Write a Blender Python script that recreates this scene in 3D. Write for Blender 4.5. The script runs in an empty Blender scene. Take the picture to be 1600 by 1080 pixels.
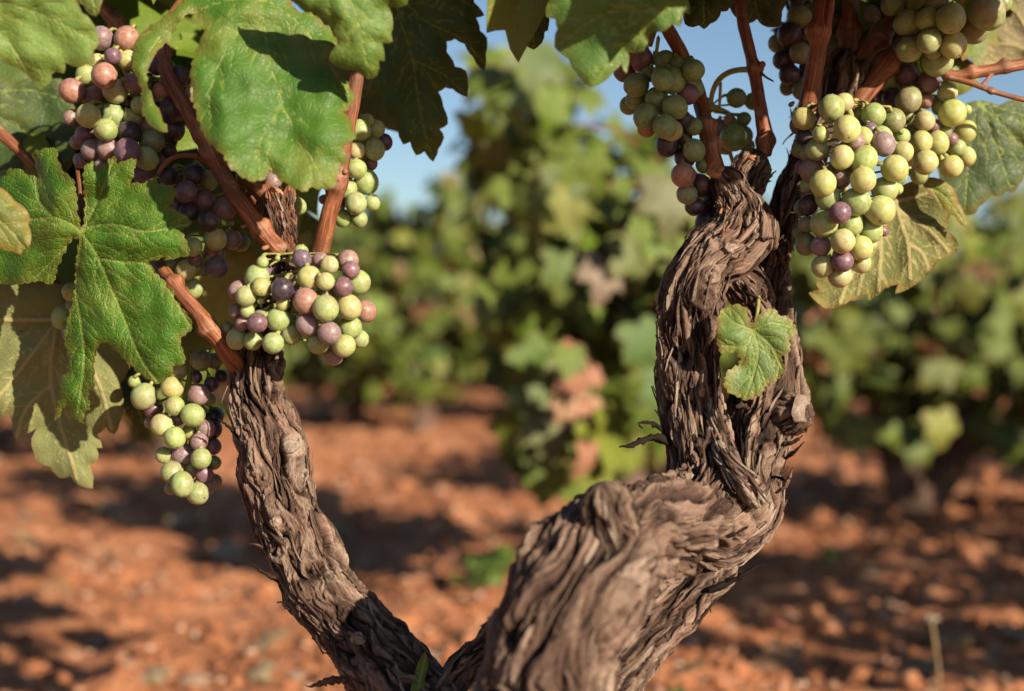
import bpy, math, random
import numpy as np
from mathutils import Vector, Matrix, Quaternion
from mathutils.geometry import delaunay_2d_cdt

# ------------------------------------------------------------------ camera, sky, sun, exposure
SC = bpy.context.scene
COL = SC.collection
CAM_H, PITCH, FPX = 0.5, math.radians(-1.0), 2222.0
cam_d = bpy.data.cameras.new('camera')
cam = bpy.data.objects.new('camera', cam_d)
COL.objects.link(cam)
cam.location = (0, 0, CAM_H)
cam.rotation_euler = (math.radians(90) + PITCH, 0, 0)
cam_d.sensor_width = 36
cam_d.lens = 50
cam_d.clip_start = 0.02
cam_d.clip_end = 2000
cam_d.dof.use_dof = True
cam_d.dof.focus_distance = 0.905
cam_d.dof.aperture_fstop = 3.7
SC.camera = cam

SUN_AZ, SUN_EL = math.radians(41), math.radians(22)      # to the right behind the camera, low
SUN = Vector((math.sin(SUN_AZ)*math.cos(SUN_EL), -math.cos(SUN_AZ)*math.cos(SUN_EL), math.sin(SUN_EL)))
w = bpy.data.worlds.new('World')
SC.world = w
w.use_nodes = True
wt = w.node_tree
sky = wt.nodes.new('ShaderNodeTexSky')
sky.sky_type = 'NISHITA'
sky.sun_disc = False
sky.sun_elevation = SUN_EL
sky.sun_rotation = math.pi - SUN_AZ
sky.air_density = 1.0
sky.dust_density = 0.4
sky.ozone_density = 2.6
sky.altitude = 300
bg = wt.nodes['Background']
bg.inputs['Strength'].default_value = 0.056
wt.links.new(sky.outputs[0], bg.inputs['Color'])
sl = bpy.data.lights.new('sun', 'SUN')
sl.energy = 5.0
sl.angle = math.radians(0.55)
sl.color = (1.0, 0.86, 0.68)
so = bpy.data.objects.new('sun', sl)
COL.objects.link(so)
so.rotation_euler = SUN.to_track_quat('Z', 'Y').to_euler()
so.location = (3, -4, 5)
SC.view_settings.view_transform = 'Standard'
SC.view_settings.look = 'None'
SC.view_settings.gamma = 1.0
SC.view_settings.use_curve_mapping = False
SC.view_settings.exposure = 1.0
SC.render.engine = 'CYCLES'
SC.cycles.max_bounces = 8
SC.cycles.diffuse_bounces = 3
SC.cycles.transparent_max_bounces = 4
SC.cycles.use_denoising = True

# ------------------------------------------------------------------ helpers
rng = np.random.default_rng(7)
random.seed(7)
_F = Vector((0, math.cos(PITCH), math.sin(PITCH)))
_U = Vector((0, -math.sin(PITCH), math.cos(PITCH)))


def P(u, v, d):
    """the point in the place seen at photo pixel u, v and d metres deep"""
    u, v, d = float(u), float(v), float(d)
    return Vector((0, 0, CAM_H)) + d*(_F + Vector((1, 0, 0))*((u-800)/FPX) - _U*((v-540)/FPX))


def PA(u, v, d):
    u, v, d = (np.asarray(q, float) for q in (u, v, d))
    x = d*(u-800)/FPX
    y = d*(_F.y - _U.y*(v-540)/FPX)
    z = CAM_H + d*(_F.z - _U.z*(v-540)/FPX)
    return np.stack([x, y, z], -1)


def mesh_arrays(name, verts, faces, mat=None, smooth=True, attrs=None, uv=None):
    """verts (n,3), faces (m,k) one k for all"""
    me = bpy.data.meshes.new(name)
    verts = np.ascontiguousarray(verts, np.float32)
    faces = np.ascontiguousarray(faces, np.int32)
    m, k = faces.shape
    me.vertices.add(len(verts))
    me.vertices.foreach_set('co', verts.ravel())
    me.loops.add(m*k)
    me.loops.foreach_set('vertex_index', faces.ravel())
    me.polygons.add(m)
    me.polygons.foreach_set('loop_start', np.arange(0, m*k, k, dtype=np.int32))
    me.polygons.foreach_set('loop_total', np.full(m, k, np.int32))
    if smooth:
        me.polygons.foreach_set('use_smooth', np.ones(m, bool))
    if uv is not None:
        l = me.uv_layers.new(name='UVMap')
        l.data.foreach_set('uv', np.ascontiguousarray(uv, np.float32)[faces.ravel()].ravel())
    for a, vals in (attrs or {}).items():
        at = me.attributes.new(a, 'FLOAT', 'POINT')
        at.data.foreach_set('value', np.ascontiguousarray(vals, np.float32))
    me.update(calc_edges=True)
    me.validate()
    if mat:
        me.materials.append(mat)
    return me


def link(name, me, parent=None, loc=None):
    o = bpy.data.objects.new(name, me)
    COL.objects.link(o)
    if parent:
        o.parent = parent
    if loc is not None:
        o.location = loc
    return o


def tag(o, label=None, cat=None, group=None, kind=None):
    for k, v in (('label', label), ('category', cat), ('group', group), ('kind', kind)):
        if v:
            o[k] = v
    return o


def empty(name, loc, label=None, cat=None, group=None):
    o = bpy.data.objects.new(name, None)
    COL.objects.link(o)
    o.location = loc
    o.empty_display_size = 0.05
    return tag(o, label, cat, group)


# noise -------------------------------------------------------------
def _h(ix, iy, seed):
    ix = ix.astype(np.int64); iy = iy.astype(np.int64)
    h = (ix*374761393 + iy*668265263 + seed*2147483647 + 1013904223) & 0xffffffff
    h = ((h ^ (h >> 13))*1274126177) & 0xffffffff
    h = ((h ^ (h >> 16))*2246822519) & 0xffffffff
    return ((h ^ (h >> 15)) & 0xffffff)/float(0x1000000)


def perlin(x, y, seed=0, px=None):
    x0 = np.floor(x); y0 = np.floor(y)
    fx = x-x0; fy = y-y0
    sx = fx*fx*fx*(fx*(fx*6-15)+10); sy = fy*fy*fy*(fy*(fy*6-15)+10)
    r = 0
    for dx in (0, 1):
        for dy in (0, 1):
            ix = x0+dx; iy = y0+dy
            if px:
                ix = np.mod(ix, px)
            a = _h(ix, iy, seed)*2*np.pi
            g = np.cos(a)*(fx-dx)+np.sin(a)*(fy-dy)
            r = r + g*(sx if dx else 1-sx)*(sy if dy else 1-sy)
    return r*1.5


def worley(x, y, seed=0, px=None):
    """F1, F2, random of nearest cell, offset along y in the cell"""
    x0 = np.floor(x); y0 = np.floor(y)
    f1 = np.full(x.shape, 9.0); f2 = f1.copy(); cid = np.zeros(x.shape); oy = np.zeros(x.shape); ox = np.zeros(x.shape)
    for dx in (-1, 0, 1):
        for dy in (-1, 0, 1):
            ix = x0+dx; iy = y0+dy
            mx = np.mod(ix, px) if px else ix
            qx = ix+_h(mx, iy, seed); qy = iy+_h(mx, iy, seed+17)
            d = np.hypot(x-qx, y-qy)
            n = d < f1
            f2 = np.where(n, f1, np.minimum(f2, d))
            cid = np.where(n, _h(mx, iy, seed+31), cid)
            oy = np.where(n, y-qy, oy); ox = np.where(n, x-qx, ox)
            f1 = np.where(n, d, f1)
    return f1, f2, cid, oy, ox


def sstep(a, b, x):
    t = np.clip((x-a)/(b-a), 0, 1)
    return t*t*(3-2*t)


def spline(pts, n):
    """Catmull-Rom through pts (k,m), n samples evenly by length of first 3 columns"""
    p = np.asarray(pts, float)
    if len(p) == 2:
        t = np.linspace(0, 1, n)[:, None]
        return p[0]*(1-t)+p[1]*t
    q = np.vstack([2*p[0]-p[1], p, 2*p[-1]-p[-2]])
    out = []
    for i in range(1, len(q)-2):
        t = np.linspace(0, 1, 24, endpoint=False)[:, None]
        a, b, c, d = q[i-1], q[i], q[i+1], q[i+2]
        out.append(0.5*((2*b)+(-a+c)*t+(2*a-5*b+4*c-d)*t**2+(-a+3*b-3*c+d)*t**3))
    o = np.vstack(out+[p[-1:]])
    k = min(3, o.shape[1])
    L = np.r_[0, np.cumsum(np.linalg.norm(np.diff(o[:, :k], axis=0), axis=1))]
    s = np.linspace(0, L[-1], n)
    return np.stack([np.interp(s, L, o[:, j]) for j in range(o.shape[1])], 1)


def frames(c):
    t = np.gradient(c, axis=0)
    t /= np.linalg.norm(t, axis=1)[:, None]+1e-12
    n = np.zeros_like(c)
    ref = np.array([0, 1.0, 0])           # theta 0 (the seam) at the far side
    if abs(t[0] @ ref) > .9:
        ref = np.array([1.0, 0, 0])
    v = ref-t[0]*(t[0] @ ref)
    n[0] = v/np.linalg.norm(v)
    for i in range(1, len(c)):
        v = n[i-1]-t[i]*(n[i-1] @ t[i])
        n[i] = v/np.linalg.norm(v)
    b = np.cross(t, n)
    return t, n, b


def tube(c, r, nu, h=None, closed=True):
    """c (n,3), r (n,), optional extra radial height h (n,nu). Returns verts, quads"""
    n = len(c)
    t, e1, e2 = frames(c)
    th = np.linspace(0, 2*np.pi, nu, endpoint=False)
    rad = np.asarray(r)[:, None]*np.ones((1, nu))
    if h is not None:
        rad = rad+h
    v = c[:, None, :]+rad[..., None]*(np.cos(th)[None, :, None]*e1[:, None, :]+np.sin(th)[None, :, None]*e2[:, None, :])
    v = v.reshape(-1, 3)
    i = np.arange(n-1)[:, None]*nu
    j = np.arange(nu)[None, :]
    j2 = (j+1) % nu
    q = np.stack([i+j, i+j2, i+nu+j2, i+nu+j], -1).reshape(-1, 4)
    if closed:
        for row, cc, flip in ((0, c[0], True), (n-1, c[-1], False)):
            k = len(v)
            v = np.vstack([v, cc[None]])
            a = row*nu+np.arange(nu); b = row*nu+(np.arange(nu)+1) % nu
            f = np.stack([a, b, np.full(nu, k), np.full(nu, k)], -1)
            if flip:
                f = f[:, [1, 0, 2, 3]]
            q = np.vstack([q, f])
    return v, q


class Join:
    """gathers vertex / quad arrays into one mesh"""
    def __init__(s):
        s.v = []; s.f = []; s.n = 0; s.a = []
    def add(s, v, f, a=None):
        s.v.append(np.asarray(v, float)); s.f.append(np.asarray(f, int)+s.n); s.n += len(v)
        s.a.append(np.full(len(v), .5) if a is None else a)
    def mesh(s, name, mat, smooth=True, attr=None):
        f = np.vstack(s.f)
        return fix_degenerate(name, np.vstack(s.v), f, mat, smooth, {attr: np.concatenate(s.a)} if attr else None)


def fix_degenerate(name, v, q, mat, smooth=True, attrs=None, uv=None):
    """quads whose last two corners coincide become triangles"""
    q = np.asarray(q, int)
    if q.shape[1] == 4 and (q[:, 2] == q[:, 3]).any():
        d = q[:, 2] == q[:, 3]
        a = q[~d]
        tri = np.vstack([a[:, [0, 1, 2]], a[:, [0, 2, 3]], q[d][:, :3]])
        return mesh_arrays(name, v, tri, mat, smooth, attrs, uv)
    return mesh_arrays(name, v, q, mat, smooth, attrs, uv)


# ------------------------------------------------------------------ materials
class NT:
    def __init__(s, name):
        s.m = bpy.data.materials.new(name)
        s.m.use_nodes = True
        s.t = s.m.node_tree
        s.t.nodes.clear()
        s.out = s.t.nodes.new('ShaderNodeOutputMaterial')
    def n(s, typ, ins=None, **kw):
        nd = s.t.nodes.new('ShaderNode'+typ)
        for k, v in kw.items():
            setattr(nd, k, v)
        for k, v in (ins or {}).items():
            if hasattr(v, 'is_output') or isinstance(v, bpy.types.NodeSocket):
                s.t.links.new(v, nd.inputs[k])
            else:
                nd.inputs[k].default_value = v
        return nd
    def math(s, op, a, b=0.0, c=None, clamp=False):
        ins = {0: a, 1: b}
        if c is not None:
            ins[2] = c
        return s.n('Math', ins, operation=op, use_clamp=clamp).outputs[0]
    def mix(s, f, a, b, blend='MIX'):
        nd = s.n('Mix', {0: f, 6: a, 7: b}, data_type='RGBA', blend_type=blend)
        return nd.outputs[2]
    def ramp(s, f, stops, interp='LINEAR'):
        nd = s.n('ValToRGB', {0: f})
        cr = nd.color_ramp
        cr.interpolation = interp
        while len(cr.elements) < len(stops):
            cr.elements.new(.5)
        for e, (p, c) in zip(cr.elements, stops):
            e.position = p
            e.color = c if len(c) == 4 else (*c, 1)
        return nd.outputs[0]
    def rng(s, v, a, b, c=0.0, d=1.0, smooth=True):
        return s.n('MapRange', {0: v, 1: a, 2: b, 3: c, 4: d}, interpolation_type='SMOOTHSTEP' if smooth else 'LINEAR').outputs[0]
    def attr(s, name):
        return s.n('Attribute', attribute_name=name).outputs['Fac']
    def noise(s, vec, scale, detail=3, rough=.55, out=0):
        return s.n('TexNoise', {'Vector': vec, 'Scale': scale, 'Detail': detail, 'Roughness': rough}).outputs[out]
    def done(s, sh):
        s.t.links.new(sh, s.out.inputs[0])
        return s.m


def c4(r, g, b):
    return (r, g, b, 1.0)


def leaf_material(name, under=False):
    t = NT(name)
    oi = t.n('ObjectInfo')
    uv = t.n('TexCoord').outputs['UV']
    offs = t.n('VectorMath', {0: uv, 1: t.n('CombineXYZ', {0: t.math('MULTIPLY', oi.outputs['Random'], 37.0), 1: t.math('MULTIPLY', oi.outputs['Random'], 91.0)}).outputs[0]}, operation='ADD').outputs[0]
    v1, v2, ed = t.attr('vein'), t.attr('vein2'), t.attr('edge')
    base = oi.outputs['Color']
    autumn = oi.outputs['Alpha']
    big = t.noise(offs, 22, 4, .6)
    mid = t.noise(offs, 90, 4, .65)
    # reticulate small veins
    wv = t.n('VectorMath', {0: offs, 1: t.n('VectorMath', {0: t.noise(offs, 60, 2, .5, 1), 'Scale': .006}, operation='SCALE').outputs[0]}, operation='ADD').outputs[0]
    vo = t.n('TexVoronoi', {'Vector': wv, 'Scale': 270.0}, feature='DISTANCE_TO_EDGE').outputs[0]
    vo2 = t.n('TexVoronoi', {'Vector': wv, 'Scale': 760.0}, feature='DISTANCE_TO_EDGE').outputs[0]
    ret = t.rng(vo, 0.0, .12, 1.0, 0.0)
    ret2 = t.rng(vo2, 0.0, .15, 1.0, 0.0)
    m1 = t.rng(v1, .55 if not under else .75, 1.15 if not under else 1.7, 1.0, 0.0)
    m2 = t.rng(v2, .2, .95, 1.0, 0.0)
    vein = t.math('MAXIMUM', m1, t.math('MULTIPLY', m2, .7))
    rs = t.math('MULTIPLY_ADD', oi.outputs['Object Index'], .1, .25)
    veins = t.math('MAXIMUM', vein, t.math('MULTIPLY', ret, t.math('MULTIPLY', rs, .3)))
    val = t.math('MULTIPLY_ADD', big, .9, .55)
    val = t.math('MULTIPLY', val, t.math('MULTIPLY_ADD', mid, .5, .75))
    col = t.mix(1.0, base, t.n('CombineColor', {0: val, 1: val, 2: val}).outputs[0], 'MULTIPLY')
    # sun-bleached yellowing away from veins, brown and purple blotches, dry margin
    yf = t.math('MULTIPLY', t.rng(t.math('ADD', big, t.math('MULTIPLY', mid, .35)), .66, .88), t.math('MULTIPLY_ADD', autumn, .9, .05), clamp=True)
    col = t.mix(yf, col, c4(.21, .185, .035) if not under else c4(.26, .22, .08))
    blot = t.rng(t.math('ADD', t.noise(offs, 45, 5, .7), t.math('MULTIPLY', t.noise(offs, 260, 3, .6), .25)), .74, .86)
    blot = t.math('MULTIPLY', blot, t.math('MULTIPLY', autumn, t.math('SUBTRACT', 1.0, t.math('MULTIPLY', veins, .8))), clamp=True)
    col = t.mix(blot, col, c4(.115, .035, .028))
    edj = t.math('ADD', ed, t.math('MULTIPLY', t.math('SUBTRACT', mid, .5), 9.0))
    m_ye = t.math('MULTIPLY', t.rng(edj, 1.0, 6.0, 1.0, 0.0), t.math('MULTIPLY', autumn, .7), clamp=True)
    col = t.mix(m_ye, col, c4(.26, .19, .03))
    m_br = t.math('MULTIPLY', t.rng(edj, -.6, 1.6, 1.0, 0.0), t.math('MULTIPLY_ADD', autumn, .9, .05), clamp=True)
    col = t.mix(m_br, col, c4(.17, .07, .03))
    speck = t.rng(t.n('TexVoronoi', {'Vector': offs, 'Scale': 140.0}).outputs[0], .06, .13, 1.0, 0.0)
    col = t.mix(t.math('MULTIPLY', speck, t.math('MULTIPLY_ADD', autumn, .5, .12)), col, c4(.12, .06, .03))
    if under:
        col = t.mix(.22, col, c4(.23, .22, .12))
        col = t.mix(t.math('MULTIPLY', vein, .85), col, c4(.42, .36, .17))
    else:
        col = t.mix(t.math('MULTIPLY', veins, .75), col, c4(.23, .29, .060))
    hgt = t.math('SUBTRACT', t.math('MULTIPLY', mid, .35), t.math('ADD', t.math('MULTIPLY', vein, .55), t.math('MULTIPLY', rs, t.math('ADD', t.math('MULTIPLY', ret, .65), t.math('MULTIPLY', ret2, .22)))))
    if under:
        hgt = t.math('MULTIPLY', hgt, -1.0)
    bmp = t.n('Bump', {'Height': hgt, 'Strength': .6, 'Distance': .0014}).outputs[0]
    rough = t.math('MULTIPLY_ADD', mid, .25, .60 if under else .34)
    pb = t.n('BsdfPrincipled', {'Base Color': col, 'Roughness': rough, 'Specular IOR Level': .2 if under else .40, 'Normal': bmp})
    tc = t.mix(1.0, col, c4(1.5, 1.35, .5), 'MULTIPLY')
    tr = t.n('BsdfTranslucent', {'Color': tc, 'Normal': bmp})
    sh = t.n('MixShader', {0: .3, 1: pb.outputs[0], 2: tr.outputs[0]}).outputs[0]
    return t.done(sh)


def grape_material():
    t = NT('grape_skin')
    oi = t.n('ObjectInfo')
    tc = t.n('TexCoord').outputs['Object']
    rv = t.math('MULTIPLY', oi.outputs['Random'], 50.0)
    off = t.n('VectorMath', {0: tc, 1: t.n('CombineXYZ', {0: rv, 1: rv, 2: rv}).outputs[0]}, operation='ADD').outputs[0]
    base = oi.outputs['Color']
    blush = oi.outputs['Alpha']
    n1 = t.noise(off, .8, 1, .4)
    n2 = t.noise(off, 3.5, 4, .65)
    n3 = t.noise(off, 14, 3, .6)
    col = t.mix(1.0, base, t.ramp(n2, [(.28, (.80, .82, .80)), (.72, (1.14, 1.12, 1.08))]), 'MULTIPLY')
    # sun side blush towards rose and violet
    bf = t.math('MULTIPLY', t.rng(t.math('ADD', n1, t.math('MULTIPLY', n2, .2)), .52, .80), blush, clamp=True)
    col = t.mix(bf, col, c4(.235, .095, .105))
    # waxy bloom, rubbed off in places
    lum = t.math('MULTIPLY_ADD', t.n('RGBToBW', {0: base}).outputs[0], 4.0, .32, True)
    bl = t.math('MULTIPLY', lum, t.rng(t.math('ADD', t.math('MULTIPLY', n2, .7), t.math('MULTIPLY', n3, .3)), .36, .62))
    bl = t.math('MULTIPLY', bl, .20)
    col = t.mix(bl, col, c4(.50, .46, .47))
    dots = t.rng(t.n('TexVoronoi', {'Vector': off, 'Scale': 7.0}).outputs[0], .05, .10, 1.0, 0.0)
    col = t.mix(t.math('MULTIPLY', dots, .22), col, c4(.16, .09, .04))
    # stylar scar at the far pole
    sep = t.n('SeparateXYZ', {0: tc})
    rr = t.math('SQRT', t.math('ADD', t.math('MULTIPLY', sep.outputs[0], sep.outputs[0]), t.math('MULTIPLY', sep.outputs[1], sep.outputs[1])))
    scar = t.math('MULTIPLY', t.rng(t.math('ADD', rr, t.math('MULTIPLY', n3, .06)), .09, .15, 1.0, 0.0), t.math('LESS_THAN', sep.outputs[2], 0.0))
    col = t.mix(t.math('MULTIPLY', scar, .85), col, c4(.07, .035, .02))
    rough = t.math('MULTIPLY_ADD', bl, 1.3, .31)
    bmp = t.n('Bump', {'Height': n3, 'Strength': .08, 'Distance': .0006}).outputs[0]
    pb = t.n('BsdfPrincipled', {'Base Color': col, 'Roughness': rough, 'Specular IOR Level': .42, 'Normal': bmp,
                                'Subsurface Weight': .6, 'Subsurface Radius': (1.0, .8, .25), 'Subsurface Scale': .009})
    return t.done(pb.outputs[0])


def bark_material(name='old_vine_bark', redden=0.0):
    t = NT(name)
    uv = t.n('TexCoord').outputs['UV']
    ob = t.n('TexCoord').outputs['Object']
    h, cid, knot = t.attr('hgt'), t.attr('cid'), t.attr('knot')
    st = t.n('Mapping', {'Vector': uv, 'Scale': (1.0, .10, 1.0)}).outputs[0]
    fib = t.noise(st, 1400, 4, .65)
    fib2 = t.noise(st, 420, 4, .7)
    big = t.noise(ob, 26, 4, .6)
    m = t.math('ADD', t.math('MULTIPLY', h, .62), t.math('ADD', t.math('MULTIPLY', t.math('SUBTRACT', cid, .2), .36), t.math('MULTIPLY', fib2, .28)))
    col = t.ramp(m, [(.28, (.017, .010, .007)), (.45, (.074, .042, .029)), (.60, (.165, .107, .075)), (.79, (.30, .225, .172)), (.97, (.48, .40, .325))])
    red = t.rng(t.math('ADD', t.math('MULTIPLY', cid, .5), t.math('MULTIPLY', big, .7)), .66, .86)
    col = t.mix(t.math('MULTIPLY', red, .55), col, c4(.21, .100, .070))
    if redden:
        col = t.mix(redden, col, t.ramp(m, [(.3, (.10, .03, .016)), (.55, (.34, .13, .065)), (.85, (.50, .28, .17))]))
    gr = t.rng(t.noise(ob, 60, 5, .7), .60, .74)
    col = t.mix(t.math('MULTIPLY', gr, .45), col, c4(.27, .255, .215))
    fv = t.ramp(fib, [(.3, (.48, .46, .45)), (.7, (1.38, 1.37, 1.36))])
    col = t.mix(.8, col, fv, 'MULTIPLY')
    col = t.mix(t.math('MULTIPLY', knot, .75), col, c4(.40, .30, .22))
    hh = t.math('ADD', t.math('MULTIPLY', fib, .7), fib2)
    bmp = t.n('Bump', {'Height': hh, 'Strength': 1.0, 'Distance': .0024}).outputs[0]
    pb = t.n('BsdfPrincipled', {'Base Color': col, 'Roughness': .82, 'Specular IOR Level': .22, 'Normal': bmp})
    return t.done(pb.outputs[0])


def cane_material():
    t = NT('ripened_cane')
    uv = t.n('TexCoord').outputs['UV']
    st = t.n('Mapping', {'Vector': uv, 'Scale': (1.0, .07, 1.0)}).outputs[0]
    f1 = t.noise(st, 900, 3, .6)
    f2 = t.noise(st, 300, 4, .65)
    sp = t.rng(t.n('TexVoronoi', {'Vector': uv, 'Scale': 420.0}).outputs[0], .12, .3, 1.0, 0.0)
    big = t.noise(uv, 25, 3, .6)
    col = t.ramp(t.math('ADD', t.math('MULTIPLY', f2, .6), t.math('MULTIPLY', f1, .4)), [(.34, (.055, .017, .009)), (.5, (.19, .060, .023)), (.66, (.40, .170, .072))])
    col = t.mix(t.rng(big, .48, .66, 0.0, .75), col, c4(.115, .055, .032))
    col = t.mix(t.rng(t.noise(uv, 60, 4, .7), .56, .70, 0.0, .5), col, c4(.36, .25, .16))
    col = t.mix(t.math('MULTIPLY', sp, .6), col, c4(.09, .032, .02))
    col = t.mix(t.math('MULTIPLY', t.attr('knot'), .7), col, c4(.42, .28, .18))
    bmp = t.n('Bump', {'Height': f1, 'Strength': .8, 'Distance': .0009}).outputs[0]
    pb = t.n('BsdfPrincipled', {'Base Color': col, 'Roughness': .55, 'Specular IOR Level': .35, 'Normal': bmp})
    return t.done(pb.outputs[0])


def simple_material(name, a, b, scale=60, rough=.7, spec=.3, bump=.3, dist=.001, coord='Object', stops=(.3, .7)):
    t = NT(name)
    ob = t.n('TexCoord').outputs[coord]
    n1 = t.noise(ob, scale, 5, .65)
    col = t.ramp(n1, [(stops[0], a), (stops[1], b)])
    bmp = t.n('Bump', {'Height': t.noise(ob, scale*3, 3, .6), 'Strength': bump, 'Distance': dist}).outputs[0]
    pb = t.n('BsdfPrincipled', {'Base Color': col, 'Roughness': rough, 'Specular IOR Level': spec, 'Normal': bmp})
    return t.done(pb.outputs[0])


def soil_material():
    t = NT('red_soil')
    ob = t.n('TexCoord').outputs['Object']
    n1 = t.noise(ob, 2.2, 5, .6)
    n2 = t.noise(ob, 14, 5, .65)
    n3 = t.noise(ob, 75, 4, .65)
    col = t.ramp(t.math('ADD', t.math('MULTIPLY', n1, .4), t.math('MULTIPLY', n2, .6)), [(.34, (.24, .090, .042)), (.52, (.42, .172, .080)), (.68, (.60, .33, .19))])
    col = t.mix(t.rng(n3, .5, .75, 0.0, .5), col, c4(.55, .30, .18))
    pv = t.n('TexVoronoi', {'Vector': ob, 'Scale': 34.0})
    peb = t.rng(pv.outputs[0], .16, .26, 1.0, 0.0)
    pick = t.math('GREATER_THAN', t.n('SeparateColor', {0: pv.outputs['Color']}).outputs[0], .62)
    col = t.mix(t.math('MULTIPLY', peb, t.math('MULTIPLY', pick, .75)), col, t.mix(t.n('SeparateColor', {0: pv.outputs['Color']}).outputs[1], c4(.30, .18, .13), c4(.60, .46, .34)))
    lit = t.rng(t.noise(ob, 46, 3, .7), .63, .70)
    col = t.mix(t.math('MULTIPLY', lit, .5), col, c4(.16, .07, .045))
    hh = t.math('ADD', n2, t.math('ADD', t.math('MULTIPLY', n3, .5), t.math('MULTIPLY', peb, .3)))
    bmp = t.n('Bump', {'Height': hh, 'Strength': 1.0, 'Distance': .03}).outputs[0]
    pb = t.n('BsdfPrincipled', {'Base Color': col, 'Roughness': .95, 'Specular IOR Level': .1, 'Normal': bmp})
    return t.done(pb.outputs[0])


M_LEAF = leaf_material('vine_leaf_upper')
M_UNDER = leaf_material('vine_leaf_under', True)
M_GRAPE = grape_material()
M_BARK = bark_material()
M_REDBARK = bark_material('reddish_young_bark', .75)
M_CANE = cane_material()
M_SOIL = soil_material()
M_STEM = simple_material('green_stem', (.16, .19, .05), (.34, .30, .10), 120, .55)
M_DRYSTEM = simple_material('dry_stem', (.22, .13, .06), (.38, .28, .15), 90, .7)
M_SCAR = simple_material('pale_pruning_wood', (.12, .088, .068), (.32, .25, .195), 240, .85, .15, .8)
M_ORANGE = simple_material('fresh_split_wood', (.17, .065, .032), (.38, .18, .09), 260, .7, .25, .6)
M_STONE = simple_material('field_stone', (.34, .17, .10), (.60, .44, .32), 22, .9, .15, .8, .006)
M_FARBARK = simple_material('far_vine_bark', (.05, .03, .022), (.20, .13, .095), 30, .9, .15, 1.0, .01)
M_STRAW = simple_material('bleached_straw', (.26, .21, .15), (.42, .36, .28), 60, .8)

# ------------------------------------------------------------------ leaves
def inside(poly, x, y):
    r = np.zeros(x.shape, bool)
    n = len(poly)
    for i in range(n):
        x1, y1 = poly[i]; x2, y2 = poly[(i+1) % n]
        if y1 == y2:
            continue
        c = ((y1 > y) != (y2 > y)) & (x < (x2-x1)*(y-y1)/(y2-y1)+x1)
        r ^= c
    return r


def seg_dist(px, py, segs):
    d = np.full(px.shape, 1e9)
    for (x1, y1, x2, y2) in segs:
        vx, vy = x2-x1, y2-y1
        L = vx*vx+vy*vy+1e-12
        t = np.clip(((px-x1)*vx+(py-y1)*vy)/L, 0, 1)
        d = np.minimum(d, np.hypot(px-x1-t*vx, py-y1-t*vy))
    return d


def segs_of(lines):
    return [(*a, *b) for l in lines for a, b in zip(l[:-1], l[1:])]


def secondary(mains, poly, step, maxlen, rnd):
    out = []
    for m in mains:
        m = spline([(x, y, 0) for x, y in m], 40)[:, :2]
        L = np.r_[0, np.cumsum(np.hypot(*np.diff(m, axis=0).T))]
        s = step*.7
        side = 1
        while s < L[-1]*.93:
            i = min(int(np.searchsorted(L, s)), 38)
            p = m[i]; t = m[i+1]-m[i]; t = t/(np.hypot(*t)+1e-9)
            for sd in (side, -side):
                a = math.radians(rnd.uniform(44, 58))*sd
                d = np.array([t[0]*math.cos(a)-t[1]*math.sin(a), t[0]*math.sin(a)+t[1]*math.cos(a)])
                q = p+(0 if sd == side else .35*step)*t
                line = [tuple(q)]
                n = 6
                ll = maxlen*rnd.uniform(.7, 1.1)*(1-.55*s/L[-1])
                for k in range(n):
                    b = -sd*.09
                    d = np.array([d[0]*math.cos(b)-d[1]*math.sin(b), d[0]*math.sin(b)+d[1]*math.cos(b)])
                    q = q+d*ll/n
                    if not inside(poly, np.array([q[0]]), np.array([q[1]]))[0]:
                        break
                    line.append(tuple(q))
                if len(line) > 1:
                    out.append(line)
            side = -side
            s += step*rnd.uniform(.8, 1.25)
    return out


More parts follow.
